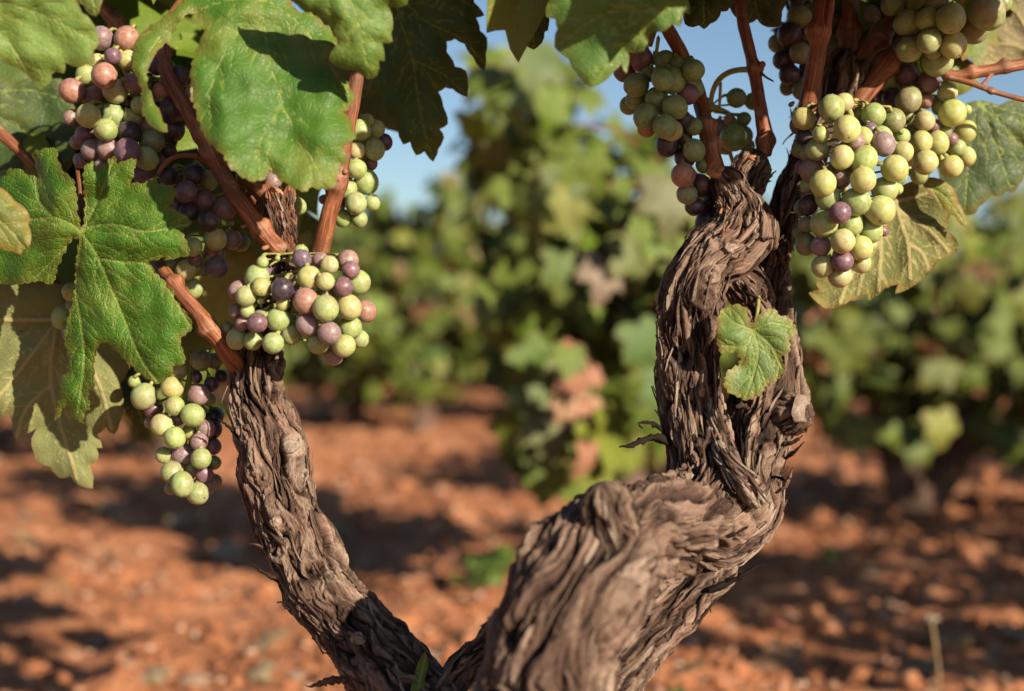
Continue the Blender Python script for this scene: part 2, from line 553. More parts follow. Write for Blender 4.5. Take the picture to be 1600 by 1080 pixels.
def leaf_geom(poly, mains, spacing, mm, seed, teeth=True, secstep=24.0, seclen=70.0):
    """poly, mains in flat units, mm = millimetres per unit. Returns points, triangles, attributes"""
    rnd = random.Random(seed)
    out = []
    n = len(poly)
    cx = sum(p[0] for p in poly)/n; cy = sum(p[1] for p in poly)/n
    area = sum(poly[i][0]*poly[(i+1) % n][1]-poly[(i+1) % n][0]*poly[i][1] for i in range(n))
    sgn = 1 if area > 0 else -1
    for i in range(n):
        a = np.array(poly[i], float); b = np.array(poly[(i+1) % n], float)
        out.append(tuple(a))
        L = np.hypot(*(b-a))
        k = int(max(2, round(L/(spacing*1.6)))) if L > spacing*2 else 1
        nrm = np.array([b[1]-a[1], -(b[0]-a[0])])/max(L, 1e-9)*sgn
        for j in range(1, k):
            f = j/k
            bul = math.sin(f*math.pi)*L*(.07 if teeth else 0)+rnd.uniform(-.1, .1)*spacing
            out.append(tuple(a+(b-a)*f+nrm*bul))
    op = np.array(out)
    lo, hi = op.min(0), op.max(0)
    xs = np.arange(lo[0], hi[0], spacing); ys = np.arange(lo[1], hi[1], spacing*.87)
    gx, gy = np.meshgrid(xs, ys)
    gx = gx+(np.arange(len(ys)) % 2)[:, None]*spacing*.5
    gx = gx.ravel()+np.array([rnd.uniform(-.12, .12) for _ in range(gx.size)])*spacing
    gy = gy.ravel()
    m = inside(op, gx, gy)
    gx, gy = gx[m], gy[m]
    eseg = [(*out[i], *out[(i+1) % len(out)]) for i in range(len(out))]
    ed = seg_dist(gx, gy, eseg)
    m = ed > spacing*.45
    gx, gy = gx[m], gy[m]
    pts = [Vector(p) for p in out]+[Vector((x, y)) for x, y in zip(gx, gy)]
    r = delaunay_2d_cdt(pts, [], [list(range(len(out)))], 1, 1e-5)
    v = np.array([(p.x, p.y) for p in r[0]])
    tri = np.array([f for f in r[2] if len(f) == 3], int)
    # CDT triangles: make them all the same way round
    a, b, c = v[tri[:, 0]], v[tri[:, 1]], v[tri[:, 2]]
    cr = (b[:, 0]-a[:, 0])*(c[:, 1]-a[:, 1])-(b[:, 1]-a[:, 1])*(c[:, 0]-a[:, 0])
    tri[cr < 0] = tri[cr < 0][:, ::-1]
    sm = [[tuple(q) for q in spline([(x, y, 0) for x, y in l], 14)[:, :2]] for l in mains]
    sec = secondary(mains, op, secstep, seclen, rnd)
    d1 = seg_dist(v[:, 0], v[:, 1], segs_of(sm))*mm
    d2 = seg_dist(v[:, 0], v[:, 1], segs_of(sec))*mm if sec else d1*0+9
    de = seg_dist(v[:, 0], v[:, 1], eseg)*mm
    return v, tri, d1, d2, de


def vert_normals(v, tri):
    n = np.zeros_like(v)
    fn = np.cross(v[tri[:, 1]]-v[tri[:, 0]], v[tri[:, 2]]-v[tri[:, 0]])
    for k in range(3):
        np.add.at(n, tri[:, k], fn)
    return n/(np.linalg.norm(n, axis=1)[:, None]+1e-12)


def two_sided(name, v, tri, uv, at, thick=.00028):
    nv = vert_normals(v, tri)
    k = len(v)
    V = np.vstack([v, v-nv*thick])
    T = np.vstack([tri, tri[:, ::-1]+k])
    me = mesh_arrays(name, V, T, M_LEAF, True, {a: np.r_[x, x] for a, x in at.items()}, np.vstack([uv, uv]))
    me.materials.append(M_UNDER)
    if len(me.polygons) == len(T):
        mi = np.zeros(len(T), np.int32); mi[len(tri):] = 1
        me.polygons.foreach_set('material_index', mi)
    return me


def generic_outline(seed, lobes=5):
    """vine leaf, petiole at the origin, tip towards +Y, one unit long"""
    r = random.Random(seed)
    L = [1.0, .90*r.uniform(.9, 1.1), .90*r.uniform(.9, 1.1), .66*r.uniform(.9, 1.1), .66*r.uniform(.9, 1.1)]
    A = [0, math.radians(52), -math.radians(52), math.radians(108), -math.radians(108)]
    W = [math.radians(33), math.radians(30), math.radians(30), math.radians(36), math.radians(36)]
    pts = []
    N = 64
    for i in range(N):
        th = -math.pi+2*math.pi*(i+.5)/N
        rr = .40
        for l, a, ww in zip(L, A, W):
            d = abs((th-a+math.pi) % (2*math.pi)-math.pi)
            rr = max(rr, l*(1-.42*(d/ww)**1.25) if d < ww*1.3 else 0)
        bk = abs(abs(th)-math.pi)
        if bk < math.radians(34):
            rr *= .18+.82*(bk/math.radians(34))**.8
        rr *= 1+(.055 if i % 2 else -.045)*(1 if bk > .4 else 0)+r.uniform(-.015, .015)
        pts.append((rr*math.sin(th), rr*math.cos(th)))
    mains = [[(0, 0), (l*.5*math.sin(a*.94), l*.5*math.cos(a*.94)), (l*.95*math.sin(a), l*.95*math.cos(a))] for l, a in zip(L, A)]
    return pts, mains


def generic_leaf(name, seed, size, spacing, curl):
    pts, mains = generic_outline(seed)
    mm = size*1000
    v, tri, d1, d2, de = leaf_geom(pts, mains, spacing, mm, seed, teeth=False, secstep=.16, seclen=.42)
    r = random.Random(seed*3+1)
    x, y = v[:, 0], v[:, 1]
    ph = r.uniform(0, 6)
    rad = np.hypot(x, y); th = np.arctan2(x, y)
    z = -curl*rad**2*.35+.05*curl*np.sin(th*5+ph)*rad**1.5*2+.22*np.abs(x)*r.uniform(.2, 1.1)
    z = z-.13*np.maximum(y, 0)**2*r.uniform(0, 2.4)
    z = z+.020*np.minimum(d1/6, 1)+.05*perlin(x*2.3+ph, y*2.3, seed)
    V = np.stack([x, y, z], 1)*size
    return two_sided(name, V, tri, np.stack([x, y], 1)*size+seed*.37, {'vein': d1, 'vein2': d2, 'edge': de})


def leaf_matrix(pos, nrm, tip, size=1.0):
    nrm = Vector(nrm).normalized()
    t = Vector(tip)
    t = (t-nrm*t.dot(nrm))
    if t.length < 1e-4:
        t = nrm.orthogonal()
    t.normalize()
    x = t.cross(nrm)
    m = Matrix((x, t, nrm)).transposed().to_4x4()
    return Matrix.Translation(Vector(pos)) @ m @ Matrix.Scale(size, 4)


LOW = [generic_leaf('leaf_sheet', 11+i, .12, .20, c) for i, c in enumerate((.6, 1.1, .2, .9))]
FINE = [generic_leaf('vine_leaf_sheet', 31+i, .12, .045, c) for i, c in enumerate((.5, 1.0, .25, .8, 1.3))]
GREENS = [(.078, .132, .015), (.096, .148, .018), (.056, .105, .016), (.125, .160, .026), (.108, .175, .016), (.170, .185, .040), (.150, .190, .020), (.19, .20, .05)]
DRY = [(.26, .21, .08), (.24, .13, .07), (.28, .22, .13), (.20, .08, .045)]


def leaf_color(r, dry=.06, tone=1.0):
    if r.random() < dry:
        c = r.choice(DRY); a = .8
    else:
        c = r.choice(GREENS); a = r.choice((0, .1, .2, .35, .6))
    k = tone*r.uniform(.72, 1.35)
    return (c[0]*k, c[1]*k, c[2]*k, a)


# ------------------------------------------------------------------ the ground
def ground_height(x, y):
    h = .022*perlin(x*1.1, y*1.1, 3)+.026*perlin(x*4.1, y*4.1, 5)+.018*perlin(x*12, y*12, 6)+.011*np.abs(perlin(x*29, y*29, 8))
    return h*sstep(60, 12, np.hypot(x, y))


ys = np.r_[np.linspace(-6, 1.4, 40), np.arange(1.42, 4.2, .016), np.geomspace(4.22, 9, 170), np.geomspace(9.1, 900, 60)]
xs0 = np.r_[-np.geomspace(900, 3.6, 44), np.linspace(-3.5, 3.5, 380), np.geomspace(3.6, 900, 44)]
gx, gy = np.meshgrid(xs0, ys)
gz = ground_height(gx, gy)
V = np.stack([gx, gy, gz], -1).reshape(-1, 3)
nx = len(xs0)
i = np.arange(len(ys)-1)[:, None]*nx; j = np.arange(nx-1)[None, :]
Q = np.stack([i+j, i+j+1, i+nx+j+1, i+nx+j], -1).reshape(-1, 4)
tag(link('ground', mesh_arrays('ground', V, Q, M_SOIL)), kind='structure')


def rock_arrays(seed, flat=.7):
    r = np.random.default_rng(seed)
    nu, nv = 8, 5
    vs = [(0, 0, 1)]
    for a in range(1, nv):
        ph = math.pi*a/nv
        for b in range(nu):
            th = 2*math.pi*b/nu
            vs.append((math.sin(ph)*math.cos(th), math.sin(ph)*math.sin(th), math.cos(ph)))
    vs.append((0, 0, -1))
    v = np.array(vs)*(1+r.uniform(-.28, .22, (len(vs), 1)))*np.array([1, r.uniform(.6, .95), flat*r.uniform(.6, 1)])
    q = []
    for b in range(nu):
        c = (b+1) % nu
        q.append((0, 1+b, 1+c, 1+c))
        for a in range(nv-2):
            k = 1+a*nu
            q.append((k+b, k+nu+b, k+nu+c, k+c))
        k = 1+(nv-2)*nu
        q.append((len(vs)-1, k+c, k+b, k+b))
    return v, np.array(q)


# soil clods and grit: nobody could count them
jc = Join()
rk = [rock_arrays(50+i) for i in range(8)]
rr = np.random.default_rng(5)
for i in range(5200):
    y = 1.5+5.5*rr.random()**1.6
    x = rr.uniform(-.52, .52)*y
    s = rr.uniform(.003, .012)*(1+.14*y)
    if rr.random() < .10:
        s *= 2.1
    v, q = rk[i % 8]
    a = rr.uniform(0, 6.28)
    R = np.array([[math.cos(a), -math.sin(a), 0], [math.sin(a), math.cos(a), 0], [0, 0, 1]])
    z = float(ground_height(np.array([x]), np.array([y]))[0])
    jc.add(v @ R.T*s+np.array([x, y, z+s*.2]), q)
tag(link('soil_clods', jc.mesh('soil_clods', M_SOIL)), kind='stuff')

jg = Join()
for i in range(1500):
    y = 1.5+5.0*rr.random()**1.5
    x = rr.uniform(-.5, .5)*y
    s = rr.uniform(.002, .0095)*(1+.1*y)
    v, q = rk[(i*3) % 8]
    a = rr.uniform(0, 6.28)
    R = np.array([[math.cos(a), -math.sin(a), 0], [math.sin(a), math.cos(a), 0], [0, 0, 1]])
    z = float(ground_height(np.array([x]), np.array([y]))[0])
    jg.add(v @ R.T*s+np.array([x, y, z+s*.3]), q)
tag(link('gravel', jg.mesh('gravel', M_STONE)), kind='stuff')

ROCKS = [fix_degenerate('stone', v, q, M_STONE) for v, q in rk]
def on_ground(px, py):
    """point of the flat ground under a photo pixel"""
    k = (py-540)/FPX
    dz = _F.z-_U.z*k
    d = CAM_H/-dz
    p = P(px, py, d)
    return p
rr = random.Random(4)
stone_spots = [(300, 1062, .030), (210, 712, .035), (560, 1050, .02), (150, 1010, .018), (1310, 740, .03), (1460, 905, .02), (1230, 985, .022),
               (655, 820, .022), (700, 880, .02), (620, 850, .025), (1390, 960, .02), (90, 960, .018), (1180, 1040, .018), (560, 730, .03), (250, 900, .014)]
for i in range(34):
    stone_spots.append((rr.uniform(0, 1600), rr.uniform(700, 1075), rr.uniform(.007, .016)))
for i, (px, py, s) in enumerate(stone_spots):
    p = on_ground(px, py)
    o = link('stone', ROCKS[i % 8])
    o.location = (p.x, p.y, float(ground_height(np.array([p.x]), np.array([p.y]))[0])+s*.25)
    o.scale = (s, s, s)
    o.rotation_euler = (0, 0, rr.uniform(0, 6))
    tag(o, 'small pale stone lying loose on the red soil', 'stone', 'stones scattered over the red soil')

# withered leaves on the soil
for i in range(80):
    px, py = rr.uniform(-20, 1620), rr.uniform(690, 1075)
    p = on_ground(px, py)
    o = link('fallen_leaf', LOW[i % 4])
    n = Vector((rr.uniform(-.5, .5), rr.uniform(-.6, .2), 1))
    o.matrix_world = leaf_matrix((p.x, p.y, p.z+.018), n, (rr.uniform(-1, 1), rr.uniform(-1, 1), 0), rr.uniform(.22, .5))
    c = rr.choice([(.30, .16, .09), (.36, .24, .14), (.26, .08, .05), (.40, .30, .19)])
    o.color = (*c, .7)
    tag(o, 'withered brown vine leaf lying on the red soil', 'leaf', 'withered leaves fallen on the soil')


# ------------------------------------------------------------------ the vines of the rows behind
def rough_tube(pts, r, nu, seed, amp):
    c = spline([tuple(p) for p in pts], max(6, int(len(pts)*5)))
    n = len(c)
    rad = np.interp(np.linspace(0, 1, n), np.linspace(0, 1, len(r)), r)
    th = np.linspace(0, 1, nu, endpoint=False)
    S, T = np.meshgrid(np.linspace(0, 1, n), th, indexing='ij')
    h = amp*rad[:, None]*(perlin(T*6, S*4, seed, 6)+.7*perlin(T*12, S*9, seed+3, 12))
    return tube(c, rad, nu, h)


def back_vine(base, label, leaf_spots, trunk=None, canes=9, seed=0, lowmesh=LOW, size=(.38, .68), dry=.08, single=300, group='vines of the rows behind', tone=1.0, centre=None):
    """leaf_spots: list of world positions of leaves"""
    r = random.Random(seed)
    base = Vector(base)
    root = empty('grapevine', base, label, 'grapevine', group)
    j = Join()
    limbs = trunk or [([(0, 0, -.05), (.02, .01, .16), (-.02, .02, .32)], (.062, .048, .045)),
                      ([(-.02, .02, .28), (-.12, .03, .42), (-.18, .02, .60)], (.038, .032, .022)),
                      ([(-.02, .02, .28), (.10, -.04, .40), (.17, -.03, .58)], (.038, .03, .022)),
                      ([(-.02, .02, .28), (.02, .12, .42), (.05, .16, .58)], (.036, .03, .02))]
    for k, (pts, rad) in enumerate(limbs):
        v, q = rough_tube(pts, rad, 18, seed*7+k, .32)
        j.add(v, q)
    link('trunk', j.mesh('trunk', M_FARBARK), root)
    if centre is None:
        centre = sum((Vector(p) for p in leaf_spots), Vector())/len(leaf_spots)
    tips = [Vector(l[0][-1]) for l in limbs[1:]] or [Vector((0, 0, .3))]
    for k in range(canes):
        a = tips[k % len(tips)]
        e = Vector(r.choice(leaf_spots))-base
        mid = (a+e)/2+Vector((r.uniform(-.06, .06), r.uniform(-.06, .06), .10))
        c = spline([tuple(a), tuple(mid), tuple(e)], 9)
        v, q = tube(c, np.linspace(.006, .003, 9), 6)
        link('cane', fix_degenerate('cane', v, q, M_CANE, True, {'knot': np.zeros(len(v))}), root)
    far = []
    for k, p in enumerate(leaf_spots):
        p = Vector(p)
        outw = (p-Vector(centre)); outw.z *= .4
        n = (outw.normalized()*.55+Vector((SUN.x, SUN.y, SUN.z))*.36+Vector((r.gauss(0, .5), r.gauss(0, .5), r.gauss(.18, .45))))
        tip = Vector((r.gauss(0, .45), r.gauss(0, .45), -1))
        M = leaf_matrix(p-base, n, tip, r.uniform(*size))
        if k < single:
            o = link('leaf', lowmesh[r.randrange(len(lowmesh))], root)
            o.matrix_local = M
            o.color = leaf_color(r, dry, tone)
        else:
            far.append(M)
    if far:
        jv, jt, ju = [], [], []
        at = {'vein': [], 'vein2': [], 'edge': []}
        n0 = 0
        for k, M in enumerate(far):
            me = lowmesh[k % len(lowmesh)]
            co = np.empty(len(me.vertices)*3, np.float32); me.vertices.foreach_get('co', co); co = co.reshape(-1, 3)
            tr = np.empty(len(me.loops), np.int32); me.loops.foreach_get('vertex_index', tr)
            A = np.array(M)
            jv.append(co @ A[:3, :3].T+A[:3, 3]); jt.append(tr.reshape(-1, 3)+n0)
            ju.append(co[:, :2]+np.array([k*.731 % 7, k*.413 % 5]))
            for nme in at:
                x = np.empty(len(co), np.float32); me.attributes[nme].data.foreach_get('value', x); at[nme].append(x)
            n0 += len(co)
        me = mesh_arrays('foliage', np.vstack(jv), np.vstack(jt), M_LEAF, True, {k_: np.concatenate(x) for k_, x in at.items()}, np.vstack(ju))
        o = link('foliage', me, root)
        o.color = (.105*tone, .155*tone, .024*tone, .25)
        o['kind'] = 'stuff'
    return root


def spots_poly(poly, n, d0, sd, seed, dens=None):
    r = random.Random(seed)
    pl = np.array(poly, float)
    lo, hi = pl.min(0), pl.max(0)
    out = []
    while len(out) < n:
        u, v = r.uniform(lo[0], hi[0]), r.uniform(lo[1], hi[1])
        if not inside(pl, np.array([u]), np.array([v]))[0]:
            continue
        if dens and r.random() > dens(u, v):
            continue
        out.append(P(u, v, d0+r.gauss(0, sd)))
    return out


def spots_ball(c, rad, n, seed, shoots=5):
    r = random.Random(seed)
    out = []
    sh = [(r.uniform(-.7, .7)*rad[0], r.uniform(-.7, .7)*rad[1], r.uniform(.15, .34)) for _ in range(shoots)]
    for k in range(n):
        if k % 5 == 0 and shoots:
            sx, sy, L = r.choice(sh)
            t = r.random()
            out.append(Vector((c[0]+sx*(1+.3*t)+r.gauss(0, .035), c[1]+sy+r.gauss(0, .035), c[2]+rad[2]*.75+L*t)))
        else:
            while True:
                p = Vector((r.uniform(-1, 1), r.uniform(-1, 1), r.uniform(-1, 1)))
                if .45 < p.length < 1:
                    break
            out.append(Vector((c[0]+p.x*rad[0], c[1]+p.y*rad[1], c[2]+p.z*rad[2])))
    return out


# the vine straight behind, between the two arms of the near vine
CENTRE_POLY = [(745, 85), (790, 60), (830, 80), (880, 100), (930, 110), (940, 140), (915, 190), (985, 190), (1060, 235), (1120, 290), (1130, 420), (1060, 500),
               (1050, 640), (1030, 700), (960, 735), (900, 765), (840, 745), (795, 690), (785, 560), (755, 470), (770, 400), (785, 340), (735, 260), (715, 190), (750, 150)]
sp = spots_poly(CENTRE_POLY, 780, 2.65, .17, 21, lambda u, v: (.50 if v < 230 else .62) if v < 340 else 1.0)
b = P(965, 0, 2.68)
root = back_vine((b.x, b.y, 0), 'tall leafy vine straight behind, seen between the two thick arms of the near vine', sp, seed=3, canes=14, size=(.30, .56), dry=.08, single=270, tone=1.2)
rr = random.Random(8)
for k in range(13):                                   # the cluster of rose-brown withered leaves low in it
    o = link('leaf', LOW[k % 4], root)
    o.matrix_local = leaf_matrix(P(898+rr.gauss(0, 20), 530+k*14+rr.gauss(0, 10), 2.2+rr.gauss(0, .06))-root.location, SUN+Vector((rr.gauss(0, .3), 0, rr.gauss(0, .3))), (rr.gauss(0, .4), 0, -1), rr.uniform(.22, .40))
    o.color = rr.choice([(.42, .20, .13, .2), (.36, .15, .09, .2), (.44, .27, .17, .3)])
for k in range(5):
    o = link('leaf', LOW[k % 4], root)
    o.matrix_local = leaf_matrix(P(930+rr.gauss(0, 16), 650+k*20, 2.2)-root.location, SUN+Vector((rr.gauss(0, .3), 0, rr.gauss(0, .3))), (rr.gauss(0, .4), 0, -1), rr.uniform(.4, .6))
    o.color = (.17, .20, .02, .1)
for (u, v, s_, c) in ((835, 120, .85, (.10, .15, .05)), (860, 690, .85, (.17, .19, .085)), (830, 620, .8, (.12, .16, .05)), (1045, 330, .85, (.17, .18, .09)), (985, 420, .8, (.14, .17, .05)),
                    (945, 450, .7, (.25, .19, .14)), (1000, 560, .75, (.08, .15, .04)), (880, 330, .75, (.085, .13, .035)), (1040, 640, .7, (.08, .15, .04)), (880, 450, .7, (.09, .14, .03))):
    o = link('leaf', LOW[int(u) % 4], root)
    o.matrix_local = leaf_matrix(P(u, v-40, 2.24)-root.location, Vector((.35, -.8, .35))+Vector((rr.gauss(0, .15), 0, rr.gauss(0, .15))), (rr.gauss(0, .25), 0, -1), s_*.74)
    o.color = (*c, .2)

# the vine on the right with a forked trunk
RIGHT_POLY = [(1235, 350), (1290, 320), (1400, 330), (1500, 280), (1600, 250), (1720, 240), (1740, 690), (1620, 730), (1550, 700), (1500, 640), (1440, 700), (1350, 690), (1290, 660), (1240, 600)]
sp = spots_poly(RIGHT_POLY, 640, 3.65, .28, 22, lambda u, v: .5 if v < 420 else 1.0)
b = P(1440, 0, 3.62)
px = 3.62/FPX
fork = [([(0, 0, -.05), (0, 0, .03), (-.01, 0, .08)], (.07, .065, .06)),
        ([(-.01, 0, .04), (-.06, 0, .20), (-.12, -.03, .36), (-.18, -.05, .52)], (.055, .046, .04, .028)),
        ([(.01, 0, .04), (.085, 0, .15), (.09, .02, .30), (.06, .03, .55)], (.055, .048, .045, .03))]
back_vine((b.x, b.y, 0), 'bushy vine at the right with a low forked trunk on the red soil', sp, fork, seed=5, canes=14, size=(.34, .6), dry=.09, single=285)
rv = [o for o in bpy.data.objects if o.name.startswith('grapevine')][-1]
for k in range(9):
    o = link('leaf', LOW[k % 4], rv)
    o.matrix_local = leaf_matrix(P(1300+rr.gauss(0, 22), 470+rr.uniform(-10, 80), 3.3)-rv.location, SUN+Vector((rr.gauss(0, .3), 0, rr.gauss(0, .3))), (rr.gauss(0, .4), 0, -1), rr.uniform(.4, .6))
    o.color = (.36, .15, .09, .3)

rows = [  # pixel column, distance, label
    (655, 6.3, 'vine seen at mid distance just right of the slender arm, pale yellow-green leaves on top'),
    (548, 7.0, 'dark-based vine at mid distance directly behind the slender left arm'),
    (250, 4.9, 'vine at the far left, mostly hidden by the hanging bunches and leaves'),
    (-40, 5.6, 'vine at the left border of the view, behind the broad pale leaf'),
    (1285, 7.2, 'vine farther back between the leaf-patched trunk and the forked vine'),
    (1180, 6.2, 'vine farther back, directly behind the thick right arms'),
    (1690, 6.6, 'vine at the right border of the view behind the forked vine'),
    (830, 7.4, 'vine in the third row behind the tall middle vine')]
for k, (u, d, lab) in enumerate(rows):
    b = P(u, 0, d)
    hh = [.60, .46, .52, .55, .52, .56, .58, .52][k]
    sp = spots_ball((b.x, b.y, .12+hh*.74), (.48, .46, hh*.74), 500, 60+k, shoots=7)
    back_vine((b.x, b.y, 0), lab, sp, seed=20+k, canes=8, dry=.12 if k == 0 else .07, tone=1.15 if k == 0 else 1.0, single=250)
farv = [(455, 10.2), (600, 11.4), (735, 10.6), (940, 10), (1100, 11), (1240, 11.8), (1380, 10.5), (1530, 11.6), (1680, 10.8), (310, 11), (160, 10), (20, 11.5), (-120, 10.3),
        (660, 15.5), (790, 15), (520, 16), (400, 15.2), (1180, 15.5), (1310, 16.5), (1460, 15), (1600, 16), (250, 16), (100, 15), (880, 16), (1030, 15), (-330, 10.5), (-560, 9.5), (-800, 11), (-1050, 10), (-250, 15), (-520, 16), (1850, 10.2), (2050, 11.5), (2260, 10), (1780, 15), (2000, 16)]
for k, (u, d) in enumerate(farv):
    b = P(u, 0, d)
    sp = spots_ball((b.x, b.y, .55), (.72, .6, .50), 230, 90+k, shoots=7)
    back_vine((b.x, b.y, 0), 'small blurred vine far back in the rows, low on the horizon', sp, seed=50+k, canes=3, single=60, size=(.9, 1.4), group='far vines near the horizon')

# beyond them the vineyard reads as one mass
jv, jt, ju = [], [], []
r2 = np.random.default_rng(12)
me = LOW[0]
co = np.empty(len(me.vertices)*3, np.float32); me.vertices.foreach_get('co', co); co = co.reshape(-1, 3)
tr = np.empty(len(me.loops), np.int32); me.loops.foreach_get('vertex_index', tr); tr = tr.reshape(-1, 3)
half = len(co)//2
keep = (tr < half).all(1)
co, tr = co[:half], tr[keep]
N = 9500
for k in range(N):
    y = r2.uniform(19, 42)
    x = r2.uniform(-.95, .95)*y
    z = .15+1.0*r2.random()*(.7+.3*math.sin(x*2.1)*math.sin(y*.9))
    M = np.array(leaf_matrix((x, y, z), Vector((.5+r2.normal()*.5, -.8, .4+r2.normal()*.4)), (r2.normal()*.4, 0, -1), r2.uniform(2.4, 4)))
    jv.append(co @ M[:3, :3].T+M[:3, 3]); jt.append(tr+k*half); ju.append(co[:, :2]+np.array([k*.731 % 7, k*.413 % 5]))
V = np.vstack(jv)
o = link('far_vineyard', mesh_arrays('far_vineyard', V, np.vstack(jt), M_LEAF, True, {a: np.full(len(V), 6.0) for a in ('vein', 'vein2', 'edge')}, np.vstack(ju)))
o.color = (.085, .14, .035, .3)
tag(o, kind='stuff')

# the neighbour in the near row, just outside the frame to the right: its shade lies over the soil at the lower right
sp = spots_ball((1.75, 1.25, .62), (.62, .55, .36), 420, 77, shoots=6)
back_vine((1.75, 1.25, 0), 'leafy vine of the near row standing outside the right border, casting shade', sp, seed=77, canes=6, single=80, group='vines of the near row')

for k, (x_, y_) in enumerate([(2.35, 2.35), (2.85, 3.6)]):  # two unseen vines added to cast bands of shade on the soil
    sp = spots_ball((x_, y_, .58), (.58, .52, .42), 380, 170+k, shoots=6)
    back_vine((x_, y_, 0), ('unseen vine added outside the right border for its shade, nearer one', 'unseen vine added outside the right border for its shade, farther one')[k], sp, seed=170+k, canes=5, single=60)

# ------------------------------------------------------------------ the near vine: old wood
VINE = empty('grapevine', P(840, 1300, .82)*1.0, 'gnarled old vine in front, slender left arm and thick right arms in shaggy bark', 'grapevine', 'vines of the near row')
VINE.location.z = 0
bpy.context.view_layer.update()
VL = np.array(VINE.location)


def bark_field(s, th, r, seed, knots=(), twist=0.0, fine=1.0, lng=1.0):
    """radial height in metres, cell random, knot mask for s along and th around (arrays)"""
    circ = 2*np.pi*r
    a = th*r
    lump = np.zeros_like(s); kmask = np.zeros_like(s)
    add = np.zeros_like(s); swirl = np.zeros_like(s)
    for (ks, kt, kr, kh, pale) in knots:
        ds = s-ks
        da = ((th-kt+np.pi) % (2*np.pi)-np.pi)*r
        rho2 = ds*ds+da*da
        R2 = kr*kr
        add -= da*R2/np.maximum(rho2, R2)*np.exp(-rho2/(R2*14))
        lump += kh*np.exp(-rho2/(R2*1.5))
        rho = np.sqrt(rho2)
        rim = np.exp(-((rho-kr)/(kr*.30))**2)
        lump += rim*abs(kh)*.45
        swirl += np.exp(-rho2/(R2*.9))*np.sin(rho/kr*9)*.0009
        if pale:
            kmask = np.maximum(kmask, sstep(1.0, .6, rho/kr+.18*perlin(s*260, a*260, seed+9)))
    a2 = a+add
    a2 = a2+.0085*perlin(s*17, th/(2*np.pi)*5, seed+1, 5)+.0034*perlin(s*55, th/(2*np.pi)*14, seed+2, 14)+twist*s*r
    x = a2/circ
    s2 = s+.004*perlin(s*40, th/(2*np.pi)*9, seed+4, 9)

    def per(wl):
        return max(3, int(round(circ/wl)))
    # big cords
    n = per(.021)
    cords = perlin(x*n, s2/(.075*lng), seed+5, n)
    # shaggy plates, long along the grain, lifted at one end
    n1 = per(.0060)
    f1, f2, c1, oy1, ox1 = worley(x*n1, s2/(.030*lng), seed+6, n1)
    g1 = np.exp(-(f2-f1)/.085)
    n2 = per(.0029)
    f1b, f2b, c2, oy2, ox2 = worley(x*n2+7, s2/(.016*lng), seed+7, n2)
    g2 = np.exp(-(f2b-f1b)/.11)
    # open cracks
    n3 = per(.0105)
    cr = np.abs(perlin(x*n3, s2/(.060*lng), seed+8, n3))
    crack = np.exp(-cr/.055)
    n4 = per(.0019)
    fib = perlin(x*n4, s2/(.016*lng), seed+10, n4)
    n5 = per(.0052)
    fib2 = perlin(x*n5, s2/(.030*lng), seed+11, n5)
    n6 = per(.0017)
    f1c, f2c, c3, oy3, ox3 = worley(x*n6+3, s2/(.0085*lng), seed+14, n6)
    h = (.0036+.0022*(lng > 1.2))*cords+.0019*(c1-.5)+.0011*oy1-.0021*g1+.0012*(c2-.5)+.0008*oy2-.0011*g2-.0062*crack+.0009*fib+.0014*fib2+.0011*(c3-.5)-.0006*np.exp(-(f2c-f1c)/.12)+.0004*oy3
    h = h*fine
    soft = 1-kmask*.5
    low = r*(.16*perlin(s/.055, th/(2*np.pi)*3, seed+12, 3)+.10*perlin(s/.026, th/(2*np.pi)*5, seed+13, 5))
    h = h*soft+low+lump+swirl
    hn = np.clip(.55+(.0023*(c1-.5)-.0021*g1+.0011*(c2-.5)-.0009*g2-.0055*crack+.0012*fib2)/.0085, 0, 1)
    return h, c1*.4+c2*.3+c3*.3, kmask, hn


WOOD = {}


def bark_limb(name, ctrl, seed, knots=(), res=.0008, twist=0.0, fine=1.0, label=None, mat=None, lng=1.0):
    """ctrl: (px, py, depth, radius px)"""
    pts = np.array([[*P(u, v, d), rr_*d/FPX] for u, v, d, rr_ in ctrl])
    L = np.linalg.norm(np.diff(pts[:, :3], axis=0), axis=1).sum()
    n = int(L/(res*1.25))
    c = spline(pts, n)
    cen, rad = c[:, :3], c[:, 3]
    rm = float(rad.mean())
    nu = int(2*np.pi*rm/res)
    s = np.linspace(0, L, n)
    th = np.linspace(0, 2*np.pi, nu, endpoint=False)
    S, T = np.meshgrid(s, th, indexing='ij')
    h, cid, km, hn = bark_field(S, T, rm, seed, knots, twist, fine, lng)
    # close the ends roundly
    e = np.minimum(S, L-S)/(rm*.8)
    dome = np.sqrt(np.clip(1-(1-np.clip(e, 0, 1))**2, .0004, 1))
    R = (rad[:, None]+h)*dome-rad[:, None]
    v, q = tube(cen, rad, nu, R)
    k = len(v)-2
    at = {'hgt': np.r_[hn.ravel(), .5, .5], 'cid': np.r_[cid.ravel(), .5, .5], 'knot': np.r_[km.ravel(), 0, 0]}
    uv = np.vstack([np.stack([T.ravel()*rm, S.ravel()], 1)+seed*.31, [[0, 0], [0, 0]]])
    o = link(name, fix_degenerate(name, v-VL, q, mat or M_BARK, True, at, uv), VINE)
    if label:
        o['label'] = label
    WOOD[o.name] = dict(o=o, v=v[:k].reshape(n, nu, 3), s=s, th=th, rm=rm, seed=seed, L=L)
    return o


